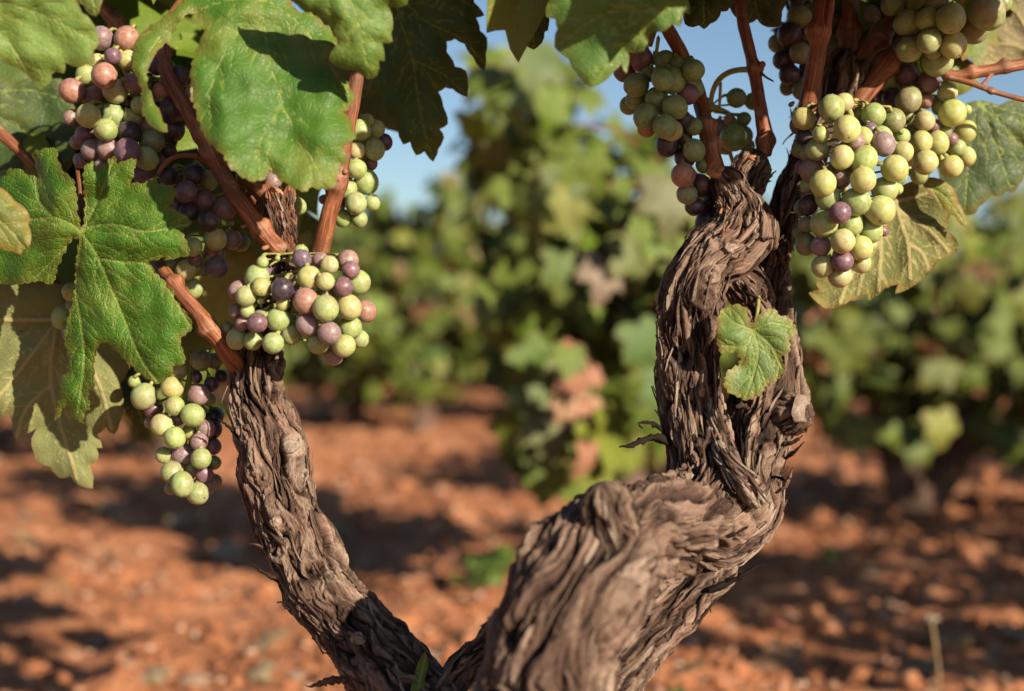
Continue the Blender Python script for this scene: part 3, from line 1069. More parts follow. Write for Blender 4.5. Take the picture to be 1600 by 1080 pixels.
# theta: 0 = far side; pi = towards the camera; find the knot place from a pixel
def knots_at(ctrl, lst):
    pts = np.array([[*P(u, v, d), r*d/FPX] for u, v, d, r in ctrl])
    c = spline(pts, 400)
    t, e1, e2 = frames(c[:, :3])
    L = np.r_[0, np.cumsum(np.linalg.norm(np.diff(c[:, :3], axis=0), axis=1))]
    rm = c[:, 3].mean()
    out = []
    for (u, v, r, h, pale) in lst:
        best = None
        for k in range(0, 400, 4):
            for a in np.linspace(0, 2*np.pi, 90, endpoint=False):
                dirv = math.cos(a)*e1[k]+math.sin(a)*e2[k]
                p = c[k, :3]+c[k, 3]*dirv
                if dirv[1] > -.02:
                    continue
                pu = 800+FPX*p[0]/p[1]; pv = 540-FPX*((p[2]-CAM_H)/p[1]-math.tan(PITCH))
                e = (pu-u)**2+(pv-v)**2
                if best is None or e < best[0]:
                    best = (e, L[k], a, p[1])
        out.append((best[1], best[2], r*best[3]/FPX, h, pale))
    return out


LEFT = [(770, 1230, .83, 82), (700, 1150, .85, 74), (628, 1070, .875, 66), (566, 1000, .893, 62), (520, 945, .90, 57), (484, 893, .904, 57), (462, 845, .907, 55), (446, 800, .91, 53),
        (436, 750, .912, 51), (428, 700, .914, 55), (410, 650, .917, 51), (397, 600, .92, 43), (399, 560, .925, 39), (412, 510, .93, 34), (428, 450, .93, 31), (436, 385, .93, 29)]
o = bark_limb('arm', LEFT, 101, knots_at(LEFT, [(452, 697, 14, .0032, 1), (433, 816, 9, .0018, 1), (490, 893, 12, .0012, 0), (424, 600, 17, .0032, 0), (562, 1000, 9, .002, 1), (540, 955, 13, .003, 0),
                                                (405, 740, 16, .002, 0), (472, 745, 14, -.0015, 0), (430, 860, 18, .001, 0)]), res=.00060, twist=1.2,
              label='slender left arm of weathered shaggy bark with pale pruning wounds')
FRONT = [(800, 1330, .70, 135), (815, 1230, .70, 122), (838, 1120, .73, 106), (864, 1010, .738, 98), (908, 915, .753, 96), (962, 850, .785, 87), (1028, 836, .825, 74), (1078, 796, .868, 60), (1098, 735, .902, 44)]
bark_limb('trunk', FRONT, 202, knots_at(FRONT, [(1050, 800, 26, .002, 0), (1040, 880, 20, -.009, 0), (960, 955, 30, .004, 0)]), res=.0009, twist=-.8, fine=1.5, lng=1.25,
          label='thick trunk of cracked shaggy bark leaning up towards the right, nearest the lens')
LOWER = [(850, 1190, .82, 82), (900, 1105, .835, 72), (968, 1022, .855, 64), (1036, 950, .878, 56), (1086, 898, .893, 50), (1122, 845, .90, 54)]
bark_limb('arm', LOWER, 303, knots_at(LOWER, [(1085, 905, 16, -.009, 0)]), res=.0009, twist=.8, fine=1.1, lng=1.8, label='shaded lower flank of the trunk under the knuckle')
KNOB = [(1060, 848, .885, 46), (1108, 832, .892, 66), (1148, 803, .90, 58), (1178, 760, .92, 38)]
bark_limb('knuckle', KNOB, 404, knots_at(KNOB, [(1165, 815, 18, .003, 0), (1120, 862, 18, -.008, 0), (1085, 850, 15, -.004, 0)]), res=.0009, twist=2.0, label='swollen knuckle where the right arms part')
STUB = [(965, 860, .755, 44), (950, 800, .748, 40), (940, 752, .745, 34)]
bark_limb('spur', STUB, 505, (), res=.0009, label='blunt broken stub on top of the trunk')
LINK = [(640, 1150, .86, 42), (715, 1065, .862, 36), (775, 1005, .862, 32), (835, 940, .86, 30)]
bark_limb('arm', LINK, 606, (), res=.0009, twist=.5, label='thin bark-covered arm crossing behind the foot of the trunk')
ARM_A = [(1110, 850, .895, 54), (1105, 780, .90, 58), (1096, 715, .905, 53), (1084, 655, .908, 49), (1077, 600, .91, 48), (1074, 545, .91, 47), (1074, 490, .91, 51), (1082, 445, .912, 51), (1112, 405, .917, 53), (1146, 376, .92, 51), (1158, 346, .925, 49), (1150, 312, .93, 40), (1140, 288, .932, 28)]
bark_limb('arm', ARM_A, 707, knots_at(ARM_A, [(1098, 470, 18, .0035, 0), (1100, 612, 8, .001, 1), (1142, 388, 12, .002, 1), (1190, 352, 15, .002, 1), (1110, 430, 13, .003, 0), (1075, 540, 15, -.002, 0), (1093, 690, 12, .002, 0), (1172, 330, 12, .002, 0)]),
          res=.00062, twist=.6, label='upright thick arm of shaggy bark kinked to the right at its top')
ARM_B = [(1150, 850, .92, 40), (1180, 790, .93, 42), (1184, 735, .935, 43), (1192, 680, .937, 50), (1208, 625, .94, 50), (1213, 575, .945, 38), (1206, 525, .955, 34), (1196, 470, .965, 32), (1199, 420, .968, 29), (1217, 365, .968, 25), (1236, 305, .968, 27), (1262, 235, .97, 31), (1290, 180, .975, 40), (1312, 130, .98, 48), (1325, 80, .985, 34)]
bark_limb('arm', ARM_B, 808, knots_at(ARM_B, [(1195, 700, 14, .001, 0), (1215, 620, 12, -.001, 0)]), res=.00072, lng=1.5, twist=-.5, label='right-hand arm of stringy bark rising behind the small leaf')
BROW = [(1182, 392, .925, 24), (1186, 362, .915, 30), (1184, 335, .92, 24)]
bark_limb('spur', BROW, 120, (), res=.0008, label='blunt shoulder at the top right of the thick arm')
GREY = [(1118, 690, .888, 10), (1145, 732, .872, 15), (1170, 762, .868, 18), (1192, 788, .872, 15)]
bark_limb('spur', GREY, 121, (), res=.0008, fine=.5, label='pale grey weathered ridge above the knuckle', mat=M_SCAR)
RIB = [(1135, 810, .93, 34), (1148, 740, .94, 30), (1152, 680, .947, 26), (1158, 620, .95, 24), (1166, 570, .955, 18)]
bark_limb('arm', RIB, 122, (), res=.0008, lng=1.5, label='dark inner rib of bark between the two right arms')
WEB = [(1120, 400, .925, 30), (1150, 432, .935, 34), (1178, 472, .945, 30), (1192, 515, .952, 22)]
bark_limb('arm', WEB, 123, (), res=.0008, label='short crosspiece of bark above the small leaf')
CUT = [(1215, 660, .935, 36), (1240, 648, .925, 34), (1262, 636, .915, 25)]
bark_limb('spur', CUT, 909, [], res=.0008, label='sawn stub with a smooth pale cut face on the right arm')
HEADL = [(1165, 335, .925, 36), (1148, 305, .925, 30), (1132, 282, .924, 26), (1120, 262, .923, 19)]
bark_limb('spur', HEADL, 111, knots_at(HEADL, [(1128, 318, 9, .002, 1)]), res=.0008, label='dark stub carrying the left cane of the thick arm')
HEADR = [(1160, 310, .94, 24), (1170, 275, .945, 25), (1182, 255, .947, 24), (1195, 240, .948, 17)]
bark_limb('spur', HEADR, 112, (), res=.0008, label='dark stub carrying the second cane of the thick arm')
SPURL = [(440, 405, .92, 26), (438, 365, .915, 27), (432, 335, .912, 24), (424, 308, .91, 17), (418, 295, .91, 11)]
bark_limb('spur', SPURL, 113, (), res=.0007, fine=.8, label='reddish flaking spur on top of the left arm', mat=M_REDBARK)
SPURM = [(442, 345, .912, 14), (448, 315, .91, 11), (454, 288, .908, 5)]
bark_limb('spur', SPURM, 114, (), res=.0007, fine=.5, label='pointed reddish stub on the left spur', mat=M_REDBARK)

# pale sawn face
def disc(name, u, v, d, r, nrm, mat, label, seed, dome=.15):
    rr_ = np.random.default_rng(seed)
    nu, nv = 28, 7
    R = r*d/FPX
    vs = [(0, 0, dome*R)]
    edge = 1+.10*np.sin(np.arange(nu)*2*math.pi/nu*3+seed)+rr_.uniform(-.06, .06, nu)
    for a in range(1, nv+1):
        f = a/nv
        for b_ in range(nu):
            t = 2*math.pi*b_/nu
            z = dome*R*(1-f*f)+rr_.uniform(-.03, .03)*R*(1 if a < nv else 0)
            if a == nv:
                z = -.35*R
            vs.append((R*min(f*1.05, 1)*edge[b_]*math.cos(t), R*min(f*1.05, 1)*edge[b_]*math.sin(t)*.85, z))
    q = []
    for b_ in range(nu):
        c_ = (b_+1) % nu
        q.append((0, 1+b_, 1+c_, 1+c_))
        for a in range(nv-1):
            k = 1+a*nu
            q.append((k+b_, k+nu+b_, k+nu+c_, k+c_))
    o = link(name, fix_degenerate(name, np.array(vs), np.array(q), mat), VINE)
    n = Vector(nrm).normalized()
    p = P(u, v, d)
    o.matrix_local = leaf_matrix(p-VINE.location, n, (0, 0, 1))
    o['label'] = label
    return o


disc('cut_face', 1258, 640, .915, 27, (.80, -.6, .05), M_SCAR, 'smooth pale sawn face on the right arm', 3, .04)
disc('pruning_scar', 1141, 387, .893, 9, (.1, -1, .2), M_SCAR, 'pale whitish scar near the top of the thick arm', 6)
disc('pruning_scar', 455, 697, .8895, 14, (.25, -1, .1), M_SCAR, 'largest pale wound on the left arm', 7, .35)
disc('pruning_scar', 433, 817, .888, 8, (.1, -1, .1), M_SCAR, 'small round pale wound half way down the left arm', 8, .5)
disc('pruning_scar', 562, 1001, .865, 8, (.1, -1, .1), M_SCAR, 'pale wound low on the left arm in the shade', 9, .4)
disc('pruning_scar', 1117, 268, .90, 12, (.0, -1, .3), M_ORANGE, 'orange torn collar under the left cane', 11, .3)


# ------------------------------------------------------------------ shreds of bark
def ribbon(path, width, up, thick=.0005, nw=3):
    """path (n,3), up (n,3) outward; a thin curled strip, closed section"""
    n = len(path)
    t = np.gradient(path, axis=0); t /= np.linalg.norm(t, axis=1)[:, None]+1e-12
    b = np.cross(t, up); b /= np.linalg.norm(b, axis=1)[:, None]+1e-12
    u = np.cross(b, t)
    w_ = np.asarray(width)[:, None]
    cs = [(-.5, 0), (0, .16), (.5, 0), (0, -.10)]
    v = np.stack([path+b*w_*x+u*(w_*y+(thick if y > 0 else -thick*.5)) for x, y in cs], 1).reshape(-1, 3)
    i = np.arange(n-1)[:, None]*4; j = np.arange(4)[None, :]; j2 = (j+1) % 4
    q = np.stack([i+j, i+4+j, i+4+j2, i+j2], -1).reshape(-1, 4)
    q = np.vstack([q, [[0, 1, 2, 3]], [[(n-1)*4+3, (n-1)*4+2, (n-1)*4+1, (n-1)*4]]])
    return v, q


def shreds(name, count, seed, big, lift=1.0):
    W = WOOD[name]
    g, s, rm = W['v'], W['s'], W['rm']
    n, nu = g.shape[:2]
    rr_ = np.random.default_rng(seed)
    ds = s[1]-s[0]
    axis = g.mean(1)
    J = Join()
    made = 0
    tries = 0
    while made < count and tries < count*6:
        tries += 1
        L = rr_.uniform(.010, .034) if not big else rr_.uniform(.022, .055)
        m = max(5, int(L/.003))
        i0 = rr_.integers(4, n-4); j0 = rr_.integers(0, nu)
        if g[i0, j0, 1] > axis[i0, 1]+rm*.5:      # the far side needs none
            continue
        sl_ = rr_.normal()*.16
        idx = i0+(np.linspace(0, L, m)/ds).astype(int)*(1 if rr_.random() < .6 else -1)
        if idx.max() >= n-3 or idx.min() < 3:
            continue
        jj = (j0+(np.linspace(0, 1, m)*sl_*L/(2*np.pi*rm)*nu+2.0*np.sin(np.linspace(0, 5, m)+rr_.uniform(0, 6))).astype(int)) % nu
        p = g[idx, jj].copy()
        for _ in range(2):
            p[1:-1] = (p[:-2]+2*p[1:-1]+p[2:])/4
        up = p-axis[idx]; up /= np.linalg.norm(up, axis=1)[:, None]
        f = np.linspace(0, 1, m)
        lf = (.0004+lift*rr_.uniform(.0, .0028 if not big else .006)*f**2.2*(1.6 if rr_.random() < .2 else .7))
        p = p+up*lf[:, None]+rr_.normal(0, .00022, (m, 1))*up
        w0 = rr_.uniform(.0009, .0028) if not big else rr_.uniform(.0022, .0048)
        wd = w0*np.clip(np.minimum(f*5+.35, (1-f)*2.6+.12), 0, 1)*(1+.15*np.sin(f*9+made))
        v, q = ribbon(p, wd, up, .0004)
        v = v-VL
        if big:
            o = link('bark_strip', mesh_arrays('bark_strip', v-(W['o'].location*1.0), q, M_BARK, True,
                     {'hgt': np.full(len(v), rr_.uniform(.35, .85)), 'cid': np.full(len(v), rr_.random()), 'knot': np.zeros(len(v))}, np.stack([np.tile([0, .002, .004, .002], m), np.repeat(f*L, 4)], 1)+made*.071), W['o'])
        else:
            J.add(v, q, np.full(len(v), rr_.uniform(.12, .95)))
        made += 1
    if not big:
        f = np.vstack(J.f); v = np.vstack(J.v); a = np.concatenate(J.a)
        o = link('bark_fibres', mesh_arrays('bark_fibres', v, f, M_BARK, True, {'hgt': a, 'cid': np.mod(a*7.3, 1), 'knot': a*0},
                 np.stack([np.tile([0, .002, .004, .002], len(v)//4)+a*.5, v[:, 2]+a], 1)), W['o'])
        o['kind'] = 'stuff'


for k, nm in enumerate(WOOD):
    cnt = {101: 190, 202: 90, 303: 130, 404: 40, 707: 190, 808: 210}.get(WOOD[nm]['seed'], 45)
    shreds(nm, cnt, 900+k, False)
for nm in list(WOOD):
    cnt = {101: 26, 202: 8, 303: 18, 404: 6, 707: 28, 808: 34}.get(WOOD[nm]['seed'], 4)
    shreds(nm, cnt, 700+int(WOOD[nm]['seed']), True)


def flap(u0, pts, wid, seed, parent='arm'):
    """a torn strip of bark standing off the wood; pts: (px,py,depth)"""
    p = spline([tuple(P(*q)) for q in pts], 22)
    f = np.linspace(0, 1, 22)
    rz = np.random.default_rng(seed)
    p = p+rz.normal(0, .0005, p.shape)*f[:, None]
    up = np.tile(np.array([0.1, -1.0, .3]), (22, 1))+np.stack([np.sin(f*5+seed)*.8, f*0, np.cos(f*4+seed)*.8], 1)
    w_ = wid*p[:, 1].mean()/FPX*np.clip(np.minimum(f*3+.6, (1-f)*2.2+.08), 0, 1)*rz.uniform(.55, 1.15, 22)
    v, q = ribbon(p, w_, up, .0006)
    o = link('bark_strip', mesh_arrays('bark_strip', v-VL, q, M_BARK, True, {'hgt': np.full(len(v), .12+.3*(seed % 3)/2), 'cid': np.full(len(v), (seed*.37) % 1), 'knot': np.zeros(len(v))},
             np.stack([np.tile([0, .002, .004, .002], 22), np.repeat(f*.05, 4)], 1)+seed*.05), VINE)
    o['label'] = u0


flap('torn dark strip pointing left from the thick arm', [(1050, 695, .9), (1025, 684, .90), (1000, 690, .895), (984, 697, .893), (966, 697, .892)], 16, 3)
flap('torn dark strip curling up left of the thick arm', [(1052, 690, .905), (1034, 672, .903), (1018, 661, .90), (1001, 661, .897), (1003, 668, .897)], 12, 3)
flap('long loose strip under the knuckle pointing right', [(1105, 925, .87), (1145, 908, .868), (1175, 890, .866), (1196, 881, .865)], 12, 3)
flap('small curled strip at the right edge of the right arm', [(1222, 695, .925), (1240, 690, .92), (1254, 680, .918)], 10, 4)
flap('hooked strip low on the right arm', [(1212, 770, .905), (1228, 758, .90), (1236, 742, .898), (1238, 728, .897)], 9, 5)
flap('second hooked strip low on the right arm', [(1205, 745, .91), (1222, 748, .905), (1230, 758, .902)], 8, 6)
flap('small strip at the kink of the thick arm', [(1180, 375, .895), (1198, 374, .89), (1212, 372, .888)], 8, 7)
flap('thin strip hanging from the dark arm', [(1215, 385, .94), (1222, 400, .938), (1224, 415, .938)], 8, 8)
flap('twiggy shred left of the left arm near the low bunch', [(378, 690, .91), (354, 664, .90), (338, 653, .897)], 7, 9)
flap('shred at the left edge of the left arm', [(420, 862, .90), (400, 850, .893), (388, 849, .89)], 6, 10)
flap('dark shreds at the left edge of the left arm', [(445, 915, .90), (418, 898, .892), (400, 886, .888), (390, 878, .887)], 8, 11)
flap('loose shred low on the left arm', [(470, 965, .90), (448, 950, .889), (434, 940, .886)], 8, 12)
flap('broken strip at the bottom of the left arm', [(545, 1062, .868), (515, 1064, .862), (490, 1072, .86), (478, 1072, .86)], 15, 13)
flap('grey strip curling at the foot of the small leaf', [(1172, 640, .905), (1160, 634, .90), (1148, 640, .90), (1143, 655, .905)], 11, 14)
flap('small shred at the right edge of the right arm', [(1222, 722, .935), (1240, 706, .925), (1256, 692, .92)], 8, 15)
flap('stub shred at the back of the trunk', [(858, 872, .755), (830, 864, .748), (812, 868, .745)], 18, 16)
flap('pale chip at the back of the trunk', [(880, 820, .765), (856, 812, .76), (842, 818, .758)], 16, 17)

# ------------------------------------------------------------------ canes
def cane(pts, seed, nodes=(), label=None, name='cane', mat=None, nu=20, res=.0016):
    """pts: (px, py, depth, radius px)"""
    a = np.array([[*P(u, v, d), r*d/FPX] for u, v, d, r in pts])
    L = np.linalg.norm(np.diff(a[:, :3], axis=0), axis=1).sum()
    n = max(10, int(L/res))
    c = spline(a, n)
    s = np.linspace(0, L, n); th = np.linspace(0, 2*np.pi, nu, endpoint=False)
    S, T = np.meshgrid(s, th, indexing='ij')
    rm = c[:, 3].mean()
    h = rm*(+.09*perlin(T/(2*np.pi)*9, S/.03, seed, 9)+.09*perlin(T/(2*np.pi)*4, S/.012, seed+1, 4))
    km = np.zeros_like(S)
    for f in nodes:
        g = np.exp(-((S-f*L)/(rm*.9))**2)
        h += g*rm*(.42+.30*np.sin(T+f*20)); km = np.maximum(km, g*.35*(perlin(T/(2*np.pi)*9, S/.004, seed+4, 9) > 0))
    e = np.minimum(S, L-S)/(rm*.7)
    dome = np.sqrt(np.clip(1-(1-np.clip(e, 0, 1))**2, .001, 1))
    v, q = tube(c[:, :3], c[:, 3], nu, (c[:, 3][:, None]+h)*dome-c[:, 3][:, None])
    uv = np.vstack([np.stack([T.ravel()*rm, S.ravel()], 1)+seed*.17, [[0, 0], [0, 0]]])
    o = link(name, fix_degenerate(name, v-VL, q, mat or M_CANE, True, {'knot': np.r_[km.ravel(), 0, 0]}, uv), VINE)
    if label:
        o['label'] = label
    return o


cane([(442, 398, .905, 17), (418, 372, .905, 15), (395, 343, .905, 14), (366, 303, .905, 13.5), (338, 255, .907, 13), (312, 205, .91, 13), (282, 155, .915, 12), (258, 108, .92, 12), (252, 60, .93, 11), (290, 0, .94, 11), (310, -40, .94, 11)], 1, (.1, .36, .42, .72), 'orange-brown cane slanting up to the left from the left arm')
cane([(497, 405, .915, 14), (506, 370, .91, 14), (517, 325, .905, 13.5), (528, 285, .902, 13), (538, 235, .90, 12), (545, 190, .90, 12), (555, 130, .90, 12), (563, 60, .90, 11), (566, -20, .90, 11)], 2, (.28, .31), 'orange cane rising beside the large blurred leaf')
cane([(384, 590, .925, 13), (356, 552, .902, 15), (328, 513, .893, 13), (300, 478, .892, 12), (272, 446, .895, 11), (240, 400, .92, 10), (205, 330, .95, 9)], 3, (.3, .5), 'dark orange cane crossing to the left arm below the veined leaf')
cane([(386, 298, .92, 11), (410, 322, .92, 11), (440, 352, .92, 12)], 4, (), 'short cut cane beside the left spur')
cane([(374, 278, .925, 13), (398, 288, .92, 15), (428, 312, .915, 15)], 14, (), 'short orange cane under the large blurred leaf')
cane([(-40, 175, 1.0, 9), (0, 208, 1.0, 9), (35, 240, 1.0, 8), (58, 265, 1.0, 7)], 5, (), 'brown cane in the shade at the left border')
cane([(140, -10, 1.0, 10), (172, 25, 1.0, 10), (205, 60, 1.0, 9), (240, 110, 1.0, 9)], 6, (.4,), 'shaded cane above the top left bunch')
cane([(1121, 272, .925, 14), (1112, 238, .925, 13), (1104, 205, .93, 12.5), (1096, 165, .945, 12), (1085, 130, .95, 12), (1062, 80, .935, 11), (1040, 38, .92, 10), (1018, -20, .90, 9)], 7, (.13, .22), 'cane rising from the dark stub behind the shaded green grapes')
cane([(1193, 246, .948, 13), (1196, 215, .95, 12), (1190, 180, .95, 11), (1182, 130, .95, 10), (1174, 90, .95, 9.5), (1160, 30, .95, 9), (1152, -30, .95, 9)], 8, (.1, .5), 'upright shaded cane with a side twig')
cane([(1180, 108, .948, 5), (1190, 102, .945, 6), (1196, 98, .945, 4)], 28, (), name='bud')
cane([(1188, 112, .946, 2.2), (1196, 120, .944, 1.8), (1210, 128, .942, 1.4)], 29, (), name='tendril')
cane([(1198, 216, .948, 5), (1204, 219, .945, 4), (1207, 216, .945, 2)], 30, (), name='bud')
cane([(1256, 200, .935, 15), (1262, 168, .93, 15), (1270, 125, .925, 14.5), (1279, 70, .92, 14.5), (1288, 10, .92, 15), (1294, -40, .92, 15)], 9, (.62,), 'bright orange cane above the large right-hand bunch')
cane([(1281, 100, .918, 2.5), (1288, 60, .914, 3.5), (1297, 20, .912, 4), (1304, -20, .91, 4)], 10, (), 'loose strip of bark along the orange cane', 'bark_strip')
cane([(1325, 195, .965, 14), (1348, 150, .965, 15), (1378, 112, .965, 15), (1405, 75, .965, 14), (1450, 20, .97, 13), (1480, -30, .97, 13)], 11, (.4,), 'stout cane slanting up right through the shade')
cane([(1310, 150, .98, 15), (1335, 105, .98, 15), (1370, 60, .98, 14), (1420, 5, .98, 14), (1440, -30, .98, 14)], 12, (.5,), 'second stout cane slanting up right, behind')
cane([(1322, 110, 1.0, 14), (1326, 60, 1.0, 14), (1330, 0, 1.0, 14), (1332, -40, 1.0, 14)], 13, (.4,), 'upright dark cane between the bunches')
cane([(1470, 118, .95, 8), (1500, 118, .95, 8.5), (1535, 112, .95, 9), (1570, 106, .95, 9), (1625, 96, .95, 9)], 15, (.3, .65), 'orange side shoot running to the right border')
cane([(1478, 120, .948, 4), (1510, 128, .946, 4.5), (1545, 140, .945, 4.5), (1575, 150, .945, 4), (1620, 160, .945, 4)], 16, (.5,), 'thin reddish leaf stalk below the side shoot', 'petiole')
cane([(1532, 136, .945, 3.5), (1542, 125, .947, 3), (1552, 113, .949, 3.5)], 17, (), name='tendril')
cane([(246, 272, .90, 4), (262, 252, .90, 4), (284, 243, .902, 4), (312, 244, .905, 5)], 18, (), 'reddish bunch stalk beside the slanting cane', 'bunch_stalk')
cane([(1176, 110, .95, 4.5), (1160, 109, .95, 4.5), (1140, 113, .955, 4.5), (1124, 124, .96, 4.3), (1114, 142, .965, 4), (1110, 165, .97, 3.5)], 19, (), 'arching green stalk of the sparse shaded bunch', 'bunch_stalk', M_STEM)
cane([(1126, 126, .96, 2.5), (1125, 150, .965, 2.5), (1124, 170, .968, 2)], 20, (), name='bunch_stalk', mat=M_STEM)
cane([(1029, 55, .93, 3.2), (1026, 80, .93, 3), (1024, 100, .93, 3)], 21, (), name='bunch_stalk', mat=M_STEM)
cane([(1177, 517, .869, 2.6), (1181, 500, .885, 2.6), (1184, 480, .91, 3), (1186, 455, .94, 3.5)], 31, (), 'thin stalk of the small leaf on the arm', 'petiole', M_STEM)
cane([(128, 364, .884, 2.6), (127, 335, .895, 2.8), (124, 290, .92, 3), (118, 240, .95, 3)], 32, (), 'stalk of the veined green leaf', 'petiole')
# frayed orange splinters on the stubs
for k, (u, v, d, a, b, r) in enumerate([(1160, 250, .92, 22, -6, 3.5), (1150, 262, .92, 18, -18, 3), (1166, 243, .918, 14, 8, 3), (1108, 262, .90, 10, -10, 4), (1120, 270, .90, 12, -8, 4), (1128, 325, .893, -4, 10, 2.2), (1122, 312, .893, 6, 9, 2),
                                       (1135, 322, .893, 6, 6, 2.2), (1128, 372, .90, 5, -22, 2), (1240, 160, .925, -8, 6, 4), (1246, 168, .925, -8, 10, 3), (408, 292, .90, -10, 4, 4), (430, 300, .898, -9, -6, 4), (384, 352, .893, -8, 3, 3), (420, 385, .893, -12, 4, 4),
                                       (366, 288, .90, -5, -6, 3), (537, 272, .885, 5, -7, 5), (528, 282, .885, -6, -5, 5), (530, 268, .885, -3, -5, 4)]):
    cane([(u, v, d, r*.6), (u+a*.5, v+b*.6, d-.004, r), (u+a, v+b, d-.005, r*.5)], 40+k, (), name='splinter', mat=M_ORANGE, nu=8, res=.001)

# ------------------------------------------------------------------ grapes
def sphere_mesh(name, seed, el):
    nu, nv = 28, 18
    vs = [(0, 0, 1)]
    for a in range(1, nv):
        ph = math.pi*a/nv
        for b_ in range(nu):
            t = 2*math.pi*b_/nu
            vs.append((math.sin(ph)*math.cos(t), math.sin(ph)*math.sin(t), math.cos(ph)))
    vs.append((0, 0, -1))
    v = np.array(vs)
    lo = .030*perlin(v[:, 0]*1.3+seed, v[:, 1]*1.3+v[:, 2]*.9, seed)
    v = v*(1+lo)[:, None]
    v[:, 2] *= el
    pole = np.exp(-((v[:, 0]**2+v[:, 1]**2)/.03))*(v[:, 2] < 0)
    v[:, 2] += pole*.035
    q = []
    for b_ in range(nu):
        c_ = (b_+1) % nu
        q.append((0, 1+b_, 1+c_, 1+c_))
        for a in range(nv-2):
            k = 1+a*nu
            q.append((k+b_, k+nu+b_, k+nu+c_, k+c_))
        k = 1+(nv-2)*nu
        q.append((len(vs)-1, k+c_, k+b_, k+b_))
    return fix_degenerate(name, v, np.array(q), M_GRAPE)


GM = [sphere_mesh('grape', 3, 1.0), sphere_mesh('grape', 4, 1.05), sphere_mesh('grape', 5, 1.09), sphere_mesh('grape', 6, .97)]
GC = {'g': ((.255, .325, .090), .22), 'y': ((.37, .385, .105), .25), 'Y': ((.375, .365, .125), .22), 'k': ((.215, .140, .130), .7), 'r': ((.28, .130, .080), .8), 'G': ((.16, .235, .060), .05),  # last kind: green with the shade of two bunches put into its colour
      'p': ((.130, .060, .085), .5), 'd': ((.024, .015, .028), .25), 'o': ((.17, .20, .06), .3), 'b': ((.10, .075, .105), .2)}


